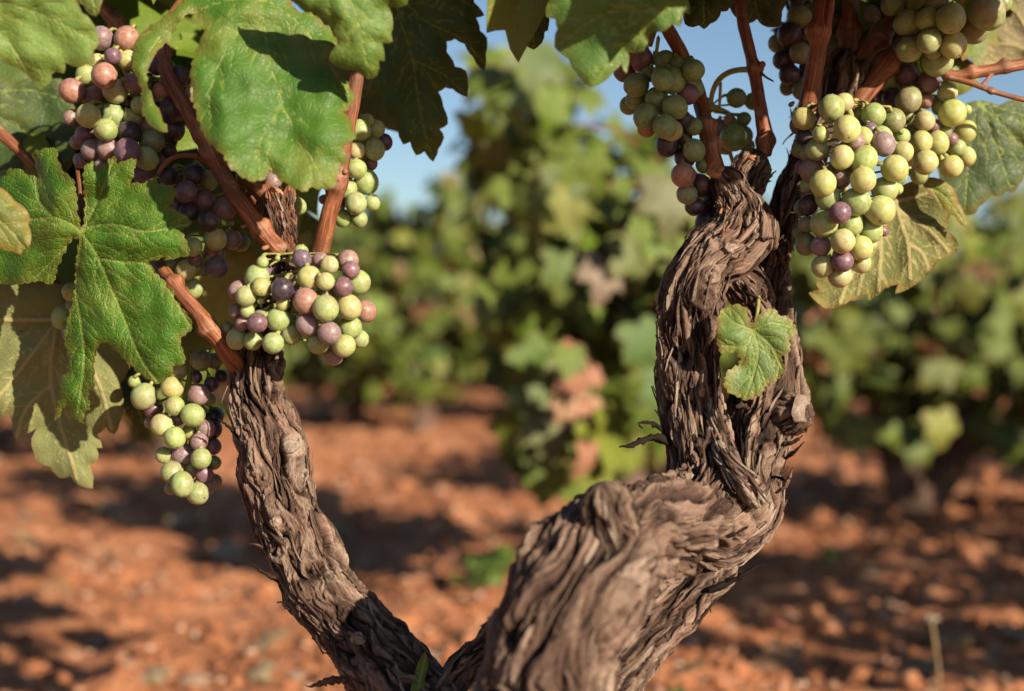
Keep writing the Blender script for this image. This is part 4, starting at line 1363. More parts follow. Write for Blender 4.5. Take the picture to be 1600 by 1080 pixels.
def bunch(label, group, region, scale, depth, lst, seed, thick=.030, back=.5, stalk=None, stemmat=None):
    """lst: (zx, zy, zr, kind[, depth hint in grape radii]) measured in an enlargement of region at scale"""
    r = random.Random(seed)
    g = []
    for it in lst:
        zx, zy, zr, kd = it[:4]
        hint = it[4] if len(it) > 4 else 0
        u, v, pr = region[0]+zx/scale, region[1]+zy/scale, zr/scale*1.05
        g.append([u, v, pr, kd, hint])
    U = np.array([q[0] for q in g]); V_ = np.array([q[1] for q in g]); R = np.array([q[2] for q in g])
    cu, cv = U.mean(), V_.mean(); su, sv = U.std()*1.9+1, V_.std()*1.9+1
    e = np.clip(1-((U-cu)/su)**2-((V_-cv)/sv)**2*.5, 0, 1)
    rad = R*depth/FPX
    D = depth-thick*np.sqrt(e)+np.array([q[4] for q in g])*rad*1.5+np.array([r.uniform(-.2, .2) for _ in g])*rad
    for _ in range(120):                      # part grapes that run into one another, in depth only
        X = (U-800)/FPX*D; Z = (V_-540)/FPX*D
        dx = X[:, None]-X; dz = Z[:, None]-Z; dd = D[:, None]-D
        need = np.sqrt(np.clip((.89*(rad[:, None]+rad))**2-dx*dx-dz*dz, 0, None))
        ov = need-np.abs(dd)
        ov = np.where((need > 0) & (ov > 0), ov, 0)
        np.fill_diagonal(ov, 0)
        if ov.max() < 1e-4:
            break
        sg = np.where(dd > 0, 1, np.where(dd < 0, -1, np.sign(np.arange(len(g))[:, None]-np.arange(len(g)))))
        D = D+(ov*sg*.22).sum(1).clip(-.003, .003)
    pos = [P(u, v, d) for u, v, d in zip(U, V_, D)]
    kinds = [q[3] for q in g]
    rads = list(R*D/FPX)
    zmax = max(p.z for p in pos)
    cxy = sum(pos, Vector())/len(pos)
    # the far half of the bunch
    n0 = len(pos)
    for k in range(n0):
        if r.random() < back and rads[k] > .006:
            q = pos[k]+Vector((r.uniform(-.5, .5)*rads[k], rads[k]*r.uniform(1.5, 2.1), r.uniform(-.3, .5)*rads[k]))
            if q.y < depth+.05 and abs(q.x-cxy.x) < .8*max(abs(p.x-cxy.x) for p in pos) and all((q-p).length > 1.45*rads[k] for p in pos):
                # keep the outline: only where it hides behind those in front
                pos.append(q); kinds.append(r.choice([kinds[k], 'o', 'p'])); rads.append(rads[k]*.92)
    top = Vector((cxy.x, cxy.y+.006, zmax))
    if stalk:
        top = P(*stalk)
    root = empty('grape_bunch', top, label, 'grapes', group)
    ax_d = cxy.y+.004
    J = Join()
    zb = min(p.z for p in pos)
    axis = [top]
    for f in np.linspace(.1, .9, 7):
        z = top.z+(zb-top.z)*f
        near = [p for p in pos if abs(p.z-z) < .018] or pos
        axis.append(Vector((sum(p.x for p in near)/len(near), ax_d, z)))
    ac = spline([tuple(p) for p in axis], 40)
    v, q = tube(ac, np.linspace(.0022, .0011, 40), 8)
    J.add(v-np.array(top), q)
    for k, (p, kd, rd) in enumerate(zip(pos, kinds, rads)):
        o = link('grape', GM[r.randrange(4)], root)
        att = Vector(ac[np.argmin(np.abs(ac[:, 2]-(p.z+.010)))])
        axis_dir = (p-att)
        axis_dir = axis_dir.normalized()+Vector((r.gauss(0, .5), r.gauss(.35, .4), r.gauss(-.75, .5)))
        rot = axis_dir.to_track_quat('-Z', 'Y') @ Quaternion((0, 0, 1), r.uniform(0, 6.28))
        o.rotation_mode = 'QUATERNION'
        o.rotation_quaternion = rot
        o.location = p-top
        o.scale = (rd*.985*r.uniform(.95, 1.04), rd*.985*r.uniform(.95, 1.04), rd*.985*r.uniform(.97, 1.06))
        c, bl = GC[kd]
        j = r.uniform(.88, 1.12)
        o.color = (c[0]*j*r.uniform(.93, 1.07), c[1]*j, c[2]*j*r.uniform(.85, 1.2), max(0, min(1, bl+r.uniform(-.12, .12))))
        e1 = p-axis_dir.normalized()*rd*.93
        bk = Vector((0, max(0, ax_d+.012-e1.y)*.8, 0))
        m1_ = e1+(e1-p).normalized()*rd*.5+bk*.35
        m2_ = e1*.45+att*.55+bk+Vector((0, .006, .002))
        pc = spline([tuple(att+Vector((0, .004, 0))), tuple(m2_), tuple(m1_), tuple(e1)], 9)
        v, q = tube(pc, np.r_[.0009, .0008, .0008, .0007, .0007, .0007, .0008, .0011, .0016], 6)
        J.add(v-np.array(top), q)
    link('stem', J.mesh('stem', stemmat or M_STEM), root)
    return root


GRP = 'ripening bunches on the near vine'
bunch('big tight bunch of amber, rose and violet grapes under the pale corner leaf', GRP, (80, 20), 4.154, .945, [
    (325, 165, 75, 'k'), (490, 168, 80, 'r'), (400, 285, 56, 'p', -.6), (345, 408, 82, 'r', -1), (135, 508, 82, 'r', -.6), (225, 405, 66, 'g', .3), (500, 310, 68, 'Y', .3), (415, 510, 80, 'Y', .3), (280, 545, 70, 'p', .8), (535, 460, 65, 'p'),
    (240, 670, 76, 'y', -1), (130, 680, 52, 'k'), (400, 665, 80, 'g', .4), (355, 760, 75, 'g', -.3), (230, 795, 72, 'p', .5), (170, 840, 50, 'k', .3), (510, 780, 72, 'd'), (265, 890, 68, 'k', .2), (375, 885, 72, 'k', -.5), (500, 905, 82, 'p', -.9),
    (615, 945, 75, 'g', -.2), (320, 985, 38, 'k'), (530, 680, 58, 'g', .5), (490, 585, 50, 'd', .8), (580, 600, 60, 'g', .5), (655, 835, 78, 'o'), (635, 740, 70, 'r', .3), (690, 345, 60, 'd'), (725, 510, 65, 'r', .2), (785, 630, 82, 'd', -.2),
    (830, 420, 70, 'd', .4), (795, 760, 70, 'd', .5), (880, 530, 60, 'o', .6), (300, 310, 45, 'Y', .6), (195, 960, 50, 'k', .4), (590, 1050, 60, 'p', .1), (690, 960, 50, 'p', .5), (760, 900, 55, 'd', .8)], 1)
bunch('bunch of dark violet and straw grapes hanging left of the orange forked cane', GRP, (230, 260), 5.4, .945, [
    (185, 90, 80, 'd'), (330, 215, 95, 'p', -.4), (400, 70, 90, 'd'), (510, 120, 85, 'o', .2), (480, 290, 85, 'p', .2), (355, 390, 85, 'd', .2), (520, 460, 85, 'd', -.6), (655, 360, 95, 'k', -.2), (700, 480, 32, 'g', .4), (575, 612, 100, 'Y', -.1),
    (715, 620, 82, 'k', -.2), (385, 680, 78, 'g', -.3), (585, 855, 97, 'b', -.6), (610, 735, 50, 'k', .6), (535, 700, 55, 'r', .6), (400, 780, 55, 'p', .2), (325, 880, 85, 'Y'), (380, 1030, 85, 'g'), (430, 865, 55, 'g', .5), (485, 885, 50, 'o', .5),
    (90, 160, 60, 'p'), (40, 60, 45, 'o'), (235, 335, 60, 'p', .6), (190, 850, 62, 'g', .2), (100, 760, 60, 'Y', .3), (240, 980, 60, 'g', .5)], 2)
bunch('two-shouldered bunch of pale green and mauve grapes on top of the slender arm', GRP, (340, 370), 4.908, .895, [
    (345, 195, 46, 'g'), (460, 165, 20, 'g'), (303, 312, 94, 'g', .3), (337, 385, 70, 'y', -.6), (155, 410, 72, 'k', .3), (218, 455, 76, 'g', -.5), (140, 570, 55, 'k', .3), (228, 570, 56, 'g', -.2), (190, 665, 55, 'k', .2), (303, 660, 76, 'p', -1),
    (463, 635, 90, 'g'), (148, 783, 80, 'g', -.3), (270, 800, 72, 'g', .3), (425, 815, 78, 'g', -.5), (565, 745, 84, 'g', .3), (495, 405, 86, 'd', -.4), (500, 515, 50, 'y', .3), (648, 172, 72, 'b', -.2), (640, 115, 55, 'g', .6), (330, 490, 30, 'g'),
    (75, 700, 50, 'o', 1), (703, 315, 90, 'y', -.2), (858, 215, 68, 'Y', -.3), (790, 180, 60, 'k', .6), (828, 342, 70, 'Y', -.9), (1000, 182, 82, 'k', .2), (1022, 255, 65, 'p', -.5), (1075, 350, 95, 'g', .3), (965, 385, 76, 'p', -.8), (675, 492, 97, 'r', -.5),
    (828, 550, 95, 'g', -1), (830, 455, 60, 'k', .6), (1008, 540, 90, 'Y', -.4), (1135, 572, 80, 'r', .4), (690, 675, 82, 'k', .1), (856, 740, 90, 'k', -1.1), (1020, 695, 85, 'g'), (1090, 785, 68, 'g', .5), (970, 837, 88, 'y', -.4), (770, 815, 84, 'g', .2),
    (885, 915, 74, 'k', .4), (600, 420, 42, 'p', .7), (760, 615, 62, 'k', .6), (900, 440, 60, 'y', .8)], 3, thick=.026, stalk=(462, 398, .905))
bunch('slim bunch of pale green and dusky pink grapes hanging lowest, left of the slender arm', GRP, (180, 540), 4.155, .95, [
    (185, 330, 82, 'g', -.6), (125, 235, 42, 'g'), (250, 415, 60, 'p', .4), (370, 275, 74, 'Y'), (405, 165, 60, 'Y', .2), (387, 392, 60, 'g', -.4), (505, 452, 76, 'g', -.7), (305, 517, 78, 'Y', -.3), (405, 475, 45, 'k', .5), (388, 600, 70, 'g', -.7),
    (315, 712, 56, 'g'), (440, 706, 72, 'k', .2), (558, 733, 66, 'g', -.6), (372, 822, 72, 'g', -.3), (435, 900, 74, 'g', -.5), (535, 960, 70, 'g', -.5), (577, 830, 56, 'p', .1), (605, 910, 52, 'k', .5), (545, 320, 70, 'k', -.2), (527, 205, 38, 'd', .2),
    (625, 250, 45, 'd'), (555, 100, 64, 'o'), (645, 100, 52, 'o', .3), (590, 540, 55, 'k', .5), (640, 465, 60, 'd', .4), (545, 625, 54, 'k', .3), (635, 545, 58, 'd', .5), (635, 655, 55, 'p', .6), (640, 760, 45, 'o', .6), (650, 880, 45, 'o', .7), (610, 350, 45, 'o', .7),
    (225, 500, 38, 'k', .6), (690, 200, 40, 'd', .2), (365, 925, 42, 'o', .8), (480, 560, 45, 'y', .9), (490, 800, 45, 'y', .9)], 4, thick=.02, back=.3)
bunch('small bunch of mostly green grapes tucked behind the orange cane at the upper middle left', GRP, (490, 160), 4.907, .955, [
    (415, 135, 48, 'g', .3), (355, 215, 82, 'g'), (475, 205, 70, 'g'), (545, 305, 60, 'd', .2), (465, 360, 80, 'g', -.2), (440, 470, 52, 'p', .4), (330, 370, 64, 'Y', .1), (325, 510, 78, 'g', -.4), (405, 610, 90, 'g'), (255, 665, 76, 'g', -.4), (325, 775, 80, 'g', -.5),
    (450, 770, 64, 'g', .2), (225, 890, 70, 'g', -.2), (350, 895, 64, 'g', .1), (78, 745, 36, 'p', .2), (215, 775, 36, 'p', .3), (290, 290, 50, 'g', .4)], 5, thick=.018, back=.4)
bunch('three pale grapes half hidden behind the flaking left spur', GRP, (0, 0), 1.0, .955, [(465, 322, 13, 'g'), (427, 283, 13, 'k'), (380, 276, 11, 'g'), (404, 268, 12, 'k')], 15, back=.2)
bunch('few green grapes peeping out left of the veined green leaf', GRP, (0, 0), 1.0, .97, [(97, 497, 16, 'g', -.3), (112, 456, 15, 'g'), (118, 478, 15, 'o', .4), (112, 520, 15, 'k', .3), (124, 508, 14, 'p', .5)], 16, back=.3)
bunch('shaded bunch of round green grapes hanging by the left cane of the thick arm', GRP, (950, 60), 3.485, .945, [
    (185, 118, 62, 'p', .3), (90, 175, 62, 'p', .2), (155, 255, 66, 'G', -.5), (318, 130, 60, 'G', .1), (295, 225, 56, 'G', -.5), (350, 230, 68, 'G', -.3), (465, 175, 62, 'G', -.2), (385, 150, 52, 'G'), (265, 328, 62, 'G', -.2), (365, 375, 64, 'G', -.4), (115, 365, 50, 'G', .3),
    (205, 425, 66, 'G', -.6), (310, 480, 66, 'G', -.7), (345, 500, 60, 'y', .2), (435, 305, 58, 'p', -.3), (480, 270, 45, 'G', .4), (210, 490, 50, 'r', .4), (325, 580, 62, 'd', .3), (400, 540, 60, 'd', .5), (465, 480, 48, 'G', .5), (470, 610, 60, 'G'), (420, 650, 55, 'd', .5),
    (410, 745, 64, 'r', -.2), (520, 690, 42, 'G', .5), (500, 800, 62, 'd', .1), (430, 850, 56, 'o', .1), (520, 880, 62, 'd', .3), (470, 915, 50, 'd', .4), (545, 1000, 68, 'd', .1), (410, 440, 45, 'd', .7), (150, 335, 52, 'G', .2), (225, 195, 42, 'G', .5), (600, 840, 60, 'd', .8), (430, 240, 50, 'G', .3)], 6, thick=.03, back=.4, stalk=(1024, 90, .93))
bunch('sparse shaded bunch on an arching stalk between the two canes of the thick arm', GRP, (950, 60), 3.485, .985, [
    (700, 325, 52, 'G'), (797, 342, 50, 'G'), (660, 450, 32, 'r'), (740, 440, 38, 'G'), (685, 540, 78, 'G', -.2), (735, 530, 52, 'G', .4), (640, 580, 52, 'G', .4), (600, 495, 56, 'k', .3), (530, 370, 46, 'G', .5), (725, 810, 52, 'd', .6), (760, 590, 42, 'G', .5), (590, 600, 40, 'G', .7)], 7, thick=.012, back=.3, stalk=(1110, 165, .97))
bunch('largest right-hand bunch, a hanging cone of sunlit yellow-green grapes with a few violet ones', GRP, (1220, 120), 6.0, .935, [
    (215, 395, 105, 'y', -.2), (590, 245, 92, 'Y', .4), (475, 295, 120, 'g', -.4), (375, 545, 75, 'g', -.4), (620, 490, 123, 'y', -.9), (340, 685, 106, 'g', -.1), (220, 560, 78, 'd', .6), (180, 680, 80, 'o', .8), (295, 870, 110, 'k', .1), (570, 755, 108, 'y', -.7),
    (700, 610, 82, 'k', .1), (770, 570, 90, 'y', .4), (780, 780, 122, 'g', .1), (965, 632, 110, 'k', -.8), (950, 565, 95, 'g', .3), (840, 500, 70, 'b', .6), (870, 358, 110, 'g', .2), (750, 370, 90, 'o', .7), (1050, 410, 115, 'o', .5), (1130, 560, 80, 'g', .5),
    (565, 955, 92, 'k', .1), (770, 968, 116, 'Y', -.7), (1065, 860, 124, 'Y', -.9), (1085, 920, 105, 'g', .2), (395, 1000, 120, 'y', -1), (255, 1020, 75, 'g', .3), (1140, 705, 100, 'y', -.1), (975, 1060, 122, 'g', .1),
    (440, 1130, 118, 'g', -.3), (705, 1172, 130, 'g', -.7), (935, 1252, 135, 'y', -.7), (555, 1277, 102, 'p', -1.2), (405, 1377, 130, 'g', -.2), (660, 1387, 108, 'g', .1), (840, 1442, 116, 'g', .1), (955, 1447, 52, 'p', .6), (580, 1542, 115, 'Y', -1.1), (375, 1587, 95, 'k', -.4),
    (580, 1732, 98, 'p', -.7), (750, 1607, 116, 'y', -.3), (390, 1777, 100, 'Y', -.5), (555, 1868, 112, 'Y', -.1), (750, 1750, 90, 'y', .2), (235, 1572, 102, 'o', .4), (255, 1202, 90, 'd', .5), (205, 1225, 80, 'o', .9), (245, 1385, 76, 'o', .5), (175, 1462, 62, 'o', .7),
    (850, 1582, 52, 'g', .4), (990, 1122, 72, 'g', .5), (1090, 1052, 55, 'g', .4), (470, 1682, 62, 'g', .7), (200, 850, 70, 'p', .9), (470, 880, 80, 'o', .9), (650, 860, 80, 'o', 1)], 8, thick=.034, back=.45)
bunch('bunch of straw-yellow grapes just right of the largest bunch, beside the dark leaf', GRP, (1360, 90), 5.4, .985, [
    (140, 175, 106, 'g', -.2), (310, 150, 90, 'p', .3), (490, 210, 92, 'p'), (320, 360, 108, 'o', -.3), (190, 350, 88, 'd', .5), (190, 545, 95, 'o', .3), (470, 370, 62, 'r', .4), (650, 295, 86, 'y', -.3), (690, 470, 118, 'y', -.3), (590, 420, 75, 'y', .4), (455, 535, 88, 'Y', -.4),
    (535, 580, 60, 'p', .4), (425, 715, 95, 'Y', -.3), (565, 720, 90, 'y', .1), (465, 885, 103, 'Y', -.5), (590, 870, 58, 'y', .4), (685, 920, 95, 'Y', -.2), (415, 990, 76, 'g', .5), (800, 625, 95, 'y', .2), (810, 835, 78, 'y', .3), (730, 760, 72, 'g', .3),
    (680, 690, 60, 'p', .6), (310, 810, 104, 'y', .2), (250, 670, 82, 'g', .4), (812, 440, 40, 'y', .4), (300, 490, 72, 'o', .7), (620, 620, 62, 'o', .6), (300, 940, 62, 'g', .6), (380, 620, 70, 'o', .9)], 9, thick=.022, back=.35)
bunch('half shaded bunch of green grapes at the top right above the straw-yellow one', GRP, (1380, 0), 7.2, .955, [
    (275, 258, 142, 'g', -.2), (495, 215, 124, 'g', -.2), (760, 208, 162, 'g', -.3), (515, 462, 132, 'g', -.5), (295, 558, 142, 'g', -.2), (785, 505, 146, 'Y', -.3), (610, 690, 170, 'g', .3), (1010, 300, 172, 'o', .3), (1160, 130, 200, 'o', -.2), (350, -20, 125, 'g', .1),
    (600, 30, 130, 'o', .3), (950, -30, 130, 'y', .1), (1330, 40, 110, 'o', .4), (110, 50, 120, 'o', .6), (560, 580, 90, 'o', .8), (480, -150, 130, 'o'), (760, -160, 140, 'g'), (1150, -150, 150, 'g', .2)], 10, thick=.022, back=.4)
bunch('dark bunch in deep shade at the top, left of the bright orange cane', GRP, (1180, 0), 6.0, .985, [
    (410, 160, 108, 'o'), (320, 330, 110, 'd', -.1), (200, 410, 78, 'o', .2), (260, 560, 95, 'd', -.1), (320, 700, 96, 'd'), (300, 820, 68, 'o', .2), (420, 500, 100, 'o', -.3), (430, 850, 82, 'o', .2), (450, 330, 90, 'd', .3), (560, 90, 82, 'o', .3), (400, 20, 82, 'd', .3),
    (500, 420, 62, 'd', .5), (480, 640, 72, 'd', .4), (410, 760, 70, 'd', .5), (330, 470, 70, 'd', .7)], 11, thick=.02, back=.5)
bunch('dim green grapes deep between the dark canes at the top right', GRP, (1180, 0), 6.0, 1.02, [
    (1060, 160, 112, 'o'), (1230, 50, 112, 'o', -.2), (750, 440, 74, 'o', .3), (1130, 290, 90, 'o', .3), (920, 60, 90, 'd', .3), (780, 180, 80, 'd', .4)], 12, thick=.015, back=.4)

# ------------------------------------------------------------------ leaves of the near vine
def traced_leaf(poly, mains, depth, color, autumn, seed, spacing=5.0, tilt=(0, 0), wave=.005, curl=.004, under=False, quilt=.0018, fold=None, label=None, secstep=24, sag=None, ret=1):
    """poly and mains in photo pixels. tilt: metres of depth per 100 px to the right / down; curl: how far the margin turns back"""
    mm = depth/FPX*1000
    v, tri, d1, d2, de = leaf_geom(poly, mains, spacing, mm, seed, True, secstep, secstep*2.9)
    cu, cv = v.mean(0)
    x, y = (v[:, 0]-cu)/100, (v[:, 1]-cv)/100
    D = depth+tilt[0]*x+tilt[1]*y
    D = D+wave*(perlin(x*1.1+seed, y*1.1, seed)+.5*perlin(x*2.6, y*2.6+seed, seed+3))
    sg = -1 if under else 1
    D = D+sg*(-quilt*(1-np.exp(-d1/4.0))-.0006*(1-np.exp(-d2/1.6)))
    D = D+curl*np.exp(-de/6.0)
    if fold is not None:                       # folds along a line: (x0,y0,x1,y1,depth per 100 px on the right, on the left)
        for (x0, y0, x1, y1, a, b) in fold:
            L = math.hypot(x1-x0, y1-y0)
            s = ((v[:, 0]-x0)*(y1-y0)-(v[:, 1]-y0)*(x1-x0))/L
            s = np.where(s > 0, np.sqrt(s*s+36)-6, -(np.sqrt(s*s+36)-6))
            D = D+np.where(s > 0, s*a, -s*b)/100
    w = PA(v[:, 0], v[:, 1], D)
    t = tri[:, ::-1] if not under else tri
    # orientation: the upper face of an upper-side leaf looks at the camera
    fn = np.cross(w[t[:, 1]]-w[t[:, 0]], w[t[:, 2]]-w[t[:, 0]]).sum(0)
    if (fn[1] > 0) != under:
        t = t[:, ::-1]
    uv = np.stack([v[:, 0], -v[:, 1]], 1)*depth/FPX+seed*.21
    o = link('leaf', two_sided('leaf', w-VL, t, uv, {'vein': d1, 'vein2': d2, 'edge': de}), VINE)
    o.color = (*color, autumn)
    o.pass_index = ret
    if label:
        o['label'] = label
    return o


def jag(poly, step=11.0, amp=2.4):
    """finer teeth along a traced margin"""
    out = []
    n = len(poly)
    A = sum(poly[i][0]*poly[(i+1) % n][1]-poly[(i+1) % n][0]*poly[i][1] for i in range(n))
    sg = 1 if A > 0 else -1
    for i in range(n):
        a = np.array(poly[i], float); b_ = np.array(poly[(i+1) % n], float)
        L = np.hypot(*(b_-a)); k = int(L//step)
        out.append(tuple(a))
        nr = np.array([b_[1]-a[1], -(b_[0]-a[0])])/max(L, 1e-6)*sg
        for j in range(k):
            f0 = (j+.62)/(k+.35); f1 = (j+.92)/(k+.35)
            if f1 < .97:
                out.append(tuple(a+(b_-a)*f0+nr*amp*random.uniform(.6, 1.2)))
                out.append(tuple(a+(b_-a)*f1-nr*amp*.35))
    return out


traced_leaf([(-80, -40), (60, -80), (110, -10), (128, 20), (142, 32), (150, 45), (154, 68), (146, 80), (147, 105), (135, 100), (122, 106), (102, 98), (100, 115), (88, 112), (81, 116), (80, 128), (61, 142), (52, 128), (44, 118), (26, 105), (10, 100), (0, 90), (-30, 110), (-80, 80)],
            [[(-50, -10), (10, 60), (61, 138)], [(-50, -10), (60, 20), (150, 66)], [(-50, -10), (30, -40), (100, -40)]], .80, (.165, .265, .055), .22, 61, 7, (.0, .01), label='pale blurred leaf at the top left corner')
traced_leaf([(100, -40), (170, -40), (160, -5), (157, 10), (150, 26), (138, 22), (130, 8), (118, 2)], [[(130, -60), (145, -10), (149, 22)]], .82, (.13, .18, .045), .4, 62, 6, label='small leaf tip at the top edge beside the pale corner leaf')
L2 = [(330, -70), (294, -10), (268, 18), (242, 36), (228, 46), (217, 56), (210, 68), (208, 81), (207, 98), (210, 117), (214, 122), (222, 144), (221, 172), (229, 189), (240, 200), (253, 207), (262, 207), (253, 183), (239, 155), (229, 130), (230, 112), (235, 100), (241, 88), (247, 78), (258, 67), (265, 65), (268, 53), (278, 36), (294, 22), (308, 22), (319, 36), (318, 53), (308, 75), (297, 111), (301, 144), (307, 178), (319, 214), (339, 236), (350, 242), (356, 258), (372, 272), (389, 283), (408, 283), (421, 272), (425, 264), (433, 278), (450, 289), (472, 300), (489, 292), (508, 297), (522, 294), (528, 272), (533, 256), (542, 256), (537, 228), (556, 217), (551, 200), (547, 183), (536, 175), (550, 164), (556, 150), (547, 139), (544, 128), (528, 126), (530, 114), (514, 100), (506, 94), (528, 69), (519, 50), (503, 33), (486, 19), (467, 19), (456, 8), (450, -70)]
traced_leaf(jag(L2, 16, 3.0), [[(408, -6), (417, 69), (422, 97), (444, 167), (472, 228), (489, 250), (508, 290)], [(408, -6), (378, 44), (356, 72), (330, 140), (330, 200)], [(408, -6), (470, 40), (520, 110), (545, 150)], [(408, -6), (340, 5), (270, 40), (225, 90)], [(444, 167), (410, 210), (405, 275)]],
            .83, (.064, .160, .016), .42, 63, 7, (.006, -.012), wave=.007, curl=.006, fold=[(330, -20, 300, 200, 0, .010)], label='large blurred green leaf hanging in front, curled at its left lobe')
traced_leaf([(445, -40), (640, -40), (636, 8), (622, 12), (608, 11), (614, 33), (611, 53), (614, 65), (606, 68), (597, 67), (601, 96), (592, 94), (589, 119), (575, 124), (561, 114), (550, 110), (533, 107), (514, 94), (520, 78), (530, 67), (519, 44), (503, 31), (489, 19), (478, 20), (464, 8), (453, 0)],
            [[(520, -60), (555, 20), (578, 118)], [(520, -60), (570, -10), (612, 60)], [(520, -60), (515, 0), (520, 90)]], .795, (.10, .195, .034), .22, 64, 7, (.0, .012), curl=.007, label='blurred leaf overlapping the large one at the top')
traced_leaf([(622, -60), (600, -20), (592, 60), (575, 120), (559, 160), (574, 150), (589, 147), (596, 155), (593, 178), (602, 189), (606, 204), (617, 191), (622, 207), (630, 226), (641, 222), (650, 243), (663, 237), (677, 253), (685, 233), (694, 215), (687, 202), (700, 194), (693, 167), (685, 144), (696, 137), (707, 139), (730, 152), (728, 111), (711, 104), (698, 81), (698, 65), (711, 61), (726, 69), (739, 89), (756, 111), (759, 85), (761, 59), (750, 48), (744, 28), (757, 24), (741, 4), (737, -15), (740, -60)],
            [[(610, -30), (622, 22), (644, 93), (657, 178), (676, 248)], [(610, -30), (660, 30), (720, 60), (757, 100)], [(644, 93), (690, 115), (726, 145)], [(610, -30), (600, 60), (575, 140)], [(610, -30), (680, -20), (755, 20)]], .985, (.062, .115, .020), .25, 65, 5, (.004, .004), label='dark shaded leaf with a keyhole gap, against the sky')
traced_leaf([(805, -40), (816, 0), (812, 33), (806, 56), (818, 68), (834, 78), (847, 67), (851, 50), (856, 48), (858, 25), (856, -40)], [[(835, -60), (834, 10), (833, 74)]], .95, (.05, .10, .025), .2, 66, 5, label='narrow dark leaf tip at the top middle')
traced_leaf([(850, -50), (858, 0), (853, 26), (868, 30), (871, 45), (866, 74), (888, 93), (901, 115), (921, 138), (941, 130), (960, 111), (971, 100), (979, 115), (982, 81), (1006, 80), (1014, 55), (1025, 50), (1036, 50), (1050, 38), (1063, 43), (1068, 20), (1078, 22), (1075, 0), (1080, -50)],
            [[(1034, 20), (985, 60), (935, 120)], [(1034, 20), (950, 20), (872, 70)], [(1034, 20), (1005, 50), (983, 100)], [(1034, 20), (950, -20), (870, -30)], [(1034, 20), (1060, 10), (1074, 20)]], .79, (.09, .19, .036), .2, 67, 7, (-.006, .008), label='blurred bright leaf at the top middle with yellowish tips')
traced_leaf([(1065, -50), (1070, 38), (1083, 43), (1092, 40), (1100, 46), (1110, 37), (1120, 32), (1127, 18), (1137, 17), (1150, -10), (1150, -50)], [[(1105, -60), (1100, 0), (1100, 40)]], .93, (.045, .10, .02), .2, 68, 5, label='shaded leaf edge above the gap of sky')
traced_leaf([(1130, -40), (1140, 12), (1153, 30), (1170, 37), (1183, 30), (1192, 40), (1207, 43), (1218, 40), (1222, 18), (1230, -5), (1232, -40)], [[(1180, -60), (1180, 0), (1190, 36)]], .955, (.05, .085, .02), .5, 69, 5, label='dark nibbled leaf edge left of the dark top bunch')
L9 = [(-60, 285), (0, 268), (25, 263), (46, 274), (61, 278), (59, 268), (53, 249), (52, 237), (65, 234), (82, 230), (89, 234), (90, 251), (99, 268), (114, 280), (120, 304), (121, 336), (127, 356), (132, 350), (133, 316), (131, 292), (131, 263), (144, 251), (150, 263), (166, 256), (178, 243), (184, 256), (200, 249), (213, 248), (209, 268), (205, 287), (226, 286), (243, 278), (247, 287), (265, 289), (278, 298), (272, 312), (265, 324), (284, 334), (300, 346), (284, 362), (295, 386), (296, 399), (277, 403), (253, 402), (231, 410), (241, 427), (255, 437), (262, 451), (270, 452), (273, 469), (287, 484), (298, 498), (301, 513), (282, 529), (282, 540), (289, 556), (289, 568), (270, 573), (270, 584), (249, 600), (231, 593), (204, 571), (184, 551), (167, 536), (156, 536), (150, 549), (146, 573), (146, 596), (146, 612), (138, 609), (138, 624), (141, 640), (132, 642), (130, 662), (117, 656), (108, 640), (104, 629), (95, 645), (86, 659), (87, 644), (93, 620), (96, 591), (104, 582), (108, 560), (100, 527), (104, 507), (113, 473), (118, 447), (118, 420), (121, 392), (124, 374), (113, 372), (104, 386), (96, 403), (89, 420), (83, 444), (60, 439), (24, 445), (0, 444), (-60, 432)]
traced_leaf(jag(L9, 12, 2.2), [[(128, 364), (150, 395), (170, 440), (195, 500), (220, 560), (246, 596)], [(128, 364), (145, 354), (183, 351), (230, 362), (296, 350)], [(150, 403), (190, 410), (240, 420), (298, 510)], [(128, 364), (112, 350), (84, 340), (40, 341), (-40, 310)], [(128, 364), (124, 400), (118, 450), (126, 500), (132, 560), (122, 650)],
                 [(128, 364), (104, 385), (60, 430)], [(84, 340), (60, 310), (55, 245)], [(128, 364), (150, 320), (178, 250)]], .883, (.060, .170, .010), .36, 70, 3.6, (-.002, .002), wave=.006, curl=.003, quilt=.0026, secstep=19,
            fold=[(128, 364, 250, 600, -.004, .012), (126, 260, 128, 480, -.006, .012)], ret=5, label='sharp deeply veined green leaf hanging at the left, two long lobes pointing down')
traced_leaf([(-60, 270), (0, 292), (23, 314), (40, 326), (47, 340), (44, 352), (49, 366), (46, 386), (36, 390), (34, 398), (20, 394), (0, 388), (-60, 380)], [[(-60, 320), (0, 345), (40, 388)]], .835, (.12, .14, .03), .9, 71, 5, curl=.006, label='yellowing leaf with a dry curled rim at the left border')
traced_leaf([(-60, 430), (60, 440), (130, 460), (200, 520), (205, 560), (188, 600), (192, 640), (187, 661), (179, 679), (165, 668), (151, 679), (160, 700), (151, 700), (153, 718), (141, 728), (145, 763), (122, 757), (110, 743), (94, 747), (79, 730), (61, 722), (49, 694), (57, 669), (41, 677), (26, 690), (20, 660), (14, 645), (0, 653), (-60, 650)],
            [[(90, 500), (80, 600), (120, 750)], [(90, 500), (30, 580), (-20, 640)], [(90, 500), (150, 590), (175, 670)], [(90, 500), (40, 500), (-40, 500)], [(80, 600), (40, 640), (26, 685)]], .965, (.215, .245, .085), .2, 72, 5, (.0, .006), under=True, label='broad pale leaf low at the left border, mostly in shade')
traced_leaf([(170, 560), (215, 580), (232, 615), (238, 650), (228, 681), (215, 672), (205, 655), (194, 640), (180, 610)], [[(185, 570), (210, 620), (226, 672)]], 1.0, (.055, .10, .03), .2, 73, 5, label='dark leaf lobe behind the lowest bunch')
